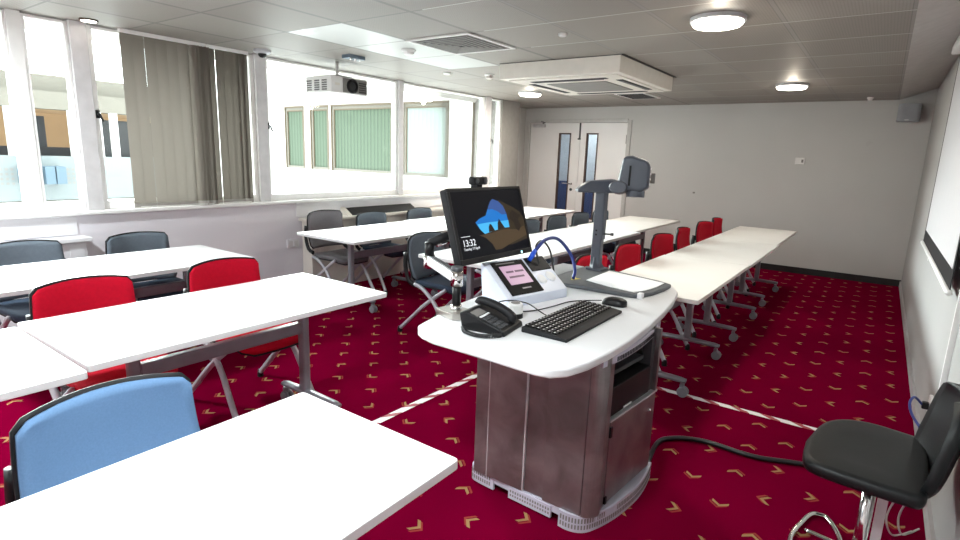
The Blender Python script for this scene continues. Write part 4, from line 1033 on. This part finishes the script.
# projector
pj = thing('projector', 'white projector hanging from the ceiling in front of the windows', 'projector', (-4.49, 3.77, 2.07)); pj.scale = (1.09, 1.09, 1.09)
PW = .205
MB().box((-.19, -PW, -.075), (.17, PW, .07)).build('casing', M['white'], pj, bevel=.012, seg=3)
m = MB(); m.box((.17, -.085, -.062), (.178, PW-.01, .058)); m.build('front_panel', M['grille'], pj, bevel=.003)
m = MB(); m.lathe([(.062, 0), (.062, .02), (.050, .026), (.046, .010)], 24, Matrix.Translation((.172, .015, -.004)) @ Matrix.Rotation(pi/2, 4, 'Y')); m.build('lens_ring', M['blackp'], pj)
m = MB(); m.lathe([(.045, 0), (.030, .012), (.002, .016)], 20, Matrix.Translation((.175, .015, -.004)) @ Matrix.Rotation(pi/2, 4, 'Y')); m.build('lens', M['dark'], pj)
def vents(m, rect, axis):
    (a0, a1, z0, z1, c) = rect; n = 7
    for i in range(n):
        a = a0+(a1-a0)*i/n; w = (a1-a0)/n*.55
        for k in range(5):
            z = z0+(z1-z0)*k/5
            if axis == 'y': m.box((a, c-.002, z), (a+w, c+.002, z+(z1-z0)/5*.62))
            else: m.box((c-.002, a, z), (c+.003, a+w, z+(z1-z0)/5*.62))
for a0 in (-.17, -.065, .035):
    m = MB(); vents(m, (a0+.005, a0+.075, -.052, .042, -PW), 'y'); m.build('side_vent', M['blackm'], pj)
m = MB(); vents(m, (.095, .18, -.05, .045, .178), 'x'); m.build('front_vent', M['blackm'], pj)
MB().box((.1705, -.17, -.01), (.1735, -.12, .01)).build('badge', M['cream'], pj)
MB().box((-.09, -.07, .07), (.09, .09, .088)).build('mount_plate', M['steel'], pj)
MB().tube([(0, .0, .085), (0, 0, .211)], .014, 12).build('mount_pole', M['white'], pj)
cbk = thing('ceiling_bracket', 'blue grey metal bracket plate on the ceiling above the projector', 'bracket', (-4.06, 3.60, ZC))
m = MB(); m.box((-.055, -.09, -.03), (.055, .09, -.0)); m.build('plate', mat('blue_grey_bracket', (.16, .22, .28), .35, metal=.4), cbk, bevel=.003)
m = MB()
for y in (-.055, .0, .055): m.lathe([(.013, -.03), (.010, -.042)], 10, Matrix.Translation((.02, y, 0)))
m.build('bolt', M['chrome'], cbk)

# ------------------------------------------------------------------ vertical blinds
def blind(name, label, slats, m, y0, y1):
    t = thing(name, label, 'blind', (XL+.03, (y0+y1)/2, SILL), 0, 'vertical blinds')
    yc = (y0+y1)/2
    MB().box((-.02, y0-yc, 1.325), (.02, y1-yc, 1.352)).build('head_rail', M['frame'], t)
    s = MB(); w = MB()
    for y, ang, wd in slats:
        d = Vector((sin(ang), cos(ang), 0))*wd/2; c = Vector((0, y-yc, 0)); n = Vector((cos(ang), -sin(ang), 0))*.002
        P = [c-d, c-d*.4+n*.8, c+n*.8*0+n, c+d*.4+n*.8, c+d]
        for a, b in zip(P, P[1:]):
            s.quad((a.x, a.y, .04), (b.x, b.y, .04), (b.x, b.y, 1.325), (a.x, a.y, 1.325))
            w.quad((a.x+.001, a.y, .004), (b.x+.001, b.y, .004), (b.x+.001, b.y, .04), (a.x+.001, a.y, .04))
    s.build('slats', m, t); w.build('bottom_weights', mat('pale_blind_weight', (.36, .34, .31), .8), t)
    c = MB()
    pts = []
    for y, ang, wd in slats: pts += [(.012+.02*abs(sin(ang)), y-yc, .012)]
    c.tube(pts, .003, 5); c.build('bead_chain', M['white'], t)
    return t
sl1 = [(2.018+.0845*k, .0, .0865) for k in range(2)]+[(2.19+.0845*k, .0, .0865) for k in range(4)]+[(2.51, .9, .09), (2.54, 1.15, .09), (2.57, .95, .08), (2.60, 1.2, .1), (2.625, 1.1, .09)]
blind('vertical_blind', 'grey beige vertical blind on the left with flat overlapping slats', sl1, M['fabblind'], 1.975, 2.632)
sl2 = [(2.675, .0, .075), (2.755, .0, .075), (2.825, .15, .075), (2.895, .0, .075), (2.945, .5, .07), (2.985, .1, .06)]
blind('vertical_blind', 'darker bunched vertical blind beside the window mullion', sl2, M['fabblind2'], 2.645, 3.02)

# ------------------------------------------------------------------ heater cabinets below the windows
def heater(name, label, y0, y1, dep, zt, vents_):
    t = thing(name, label, 'heater', (XL+.0125, (y0+y1)/2, 0)); L = (y1-y0)/2
    MB().box((0.014, -L+.03, .0), (dep-.03, L-.03, zt-.03)).build('casing', M['panelwhite'] if not vents_ else M['cream'], t, bevel=.004)
    MB().box((0.0, -L, zt-.03), (dep, L, zt)).build('ledge', M['cream'] if vents_ else M['panelwhite'], t, bevel=.004)
    MB().box((dep-.03, L-.14, .10), (dep-.026, L-.05, zt-.06)).build('access_panel', M['panelwhite'], t)
    return t
heater('heater_cabinet', 'white boxed heater ledge at the left end of the window wall', -1.4, 1.61, .16, .765, False)
struct(MB().box((XL, YF, .77), (XL+.012, 1.575, SILL-.03)).build('trim_10', M['panelwhite']))
hb = heater('heater_cabinet', 'cream heater cabinet with black open top under the far windows', 3.52, 6.9, .20, .76, True)
m = MB(); m.prism([(.02, -1.10, .76), (.15, -1.10, .76), (.03, -1.10, .835)], (0, 1.06, 0)); tag(m.build('black_grille', M['blackm'], hb), 'black sloping grille on top of the heater')
MB().prism([(.02, -1.16, .76), (.16, -1.16, .76), (.03, -1.16, .845)], (0, .06, 0)).build('end_cheek', M['cream'], hb)
struct(MB().box((XL, 3.5, .77), (XL+.012, 7.24, SILL-.03)).build('trim_11', M['panelwhite']))
sk = thing('wall_socket', 'double socket on the window wall between blind and heater', 'socket', (XL, 3.45, .50))
MB().box((0, -.07, -.045), (.014, .07, .045)).build('plate', M['panelwhite'], sk, bevel=.003)
for y in (-.032, .032): MB().box((.014, y-.022, -.03), (.018, y+.022, .03)).build('outlet', M['mull'], sk)

# ------------------------------------------------------------------ light, world, camera
W = bpy.data.worlds.new('overcast_sky'); S.world = W; W.use_nodes = True
bg = W.node_tree.nodes['Background']; bg.inputs[0].default_value = (.95, .99, 1., 1); bg.inputs[1].default_value = 4.
sl = bpy.data.lights.new('bright_overcast', 'SUN'); sl.energy = 26.; sl.angle = rad(50); sl.color = (.95, 1., 1.)
so = bpy.data.objects.new('bright_overcast', sl); COL.objects.link(so); so.location = (-9, 4, 8)
so.rotation_euler = Vector((1, -.22, -.50)).to_track_quat('-Z', 'Y').to_euler()
def portal(y0, y1):
    L = bpy.data.lights.new('window_portal', 'AREA'); L.shape = 'RECTANGLE'; L.size = y1-y0; L.size_y = WH-SILL; L.cycles.is_portal = True
    o = bpy.data.objects.new('window_portal', L); COL.objects.link(o); o.location = (XL-.20, (y0+y1)/2, (WH+SILL)/2)
    o.rotation_euler = Vector((1, 0, 0)).to_track_quat('-Z', 'Z').to_euler()
portal(YF, 7.24)
cd = bpy.data.cameras.new('camera'); cam = bpy.data.objects.new('camera', cd); COL.objects.link(cam)
cd.sensor_width = 36; cd.lens = 552.245/960*36; cd.clip_start = .05; cd.clip_end = 200
yaw, pit, rol = rad(-35.5164), rad(11.65987), rad(1.98736)
f = Vector((sin(yaw)*cos(pit), cos(yaw)*cos(pit), -sin(pit))); r = Vector((cos(yaw), -sin(yaw), 0)); u = r.cross(f)
R_, U_ = cos(rol)*r+sin(rol)*u, -sin(rol)*r+cos(rol)*u
cam.matrix_world = Matrix(((R_.x, U_.x, -f.x, 0), (R_.y, U_.y, -f.y, 0), (R_.z, U_.z, -f.z, 1.45), (0,0,0,1)))
S.camera = cam
S.view_settings.view_transform = 'Standard'; S.view_settings.look = 'None'; S.view_settings.exposure = 0.55
S.cycles.max_bounces = 12; S.cycles.diffuse_bounces = 6; S.cycles.transparent_max_bounces = 12
S.cycles.use_denoising = True; S.cycles.sample_clamp_indirect = 6.
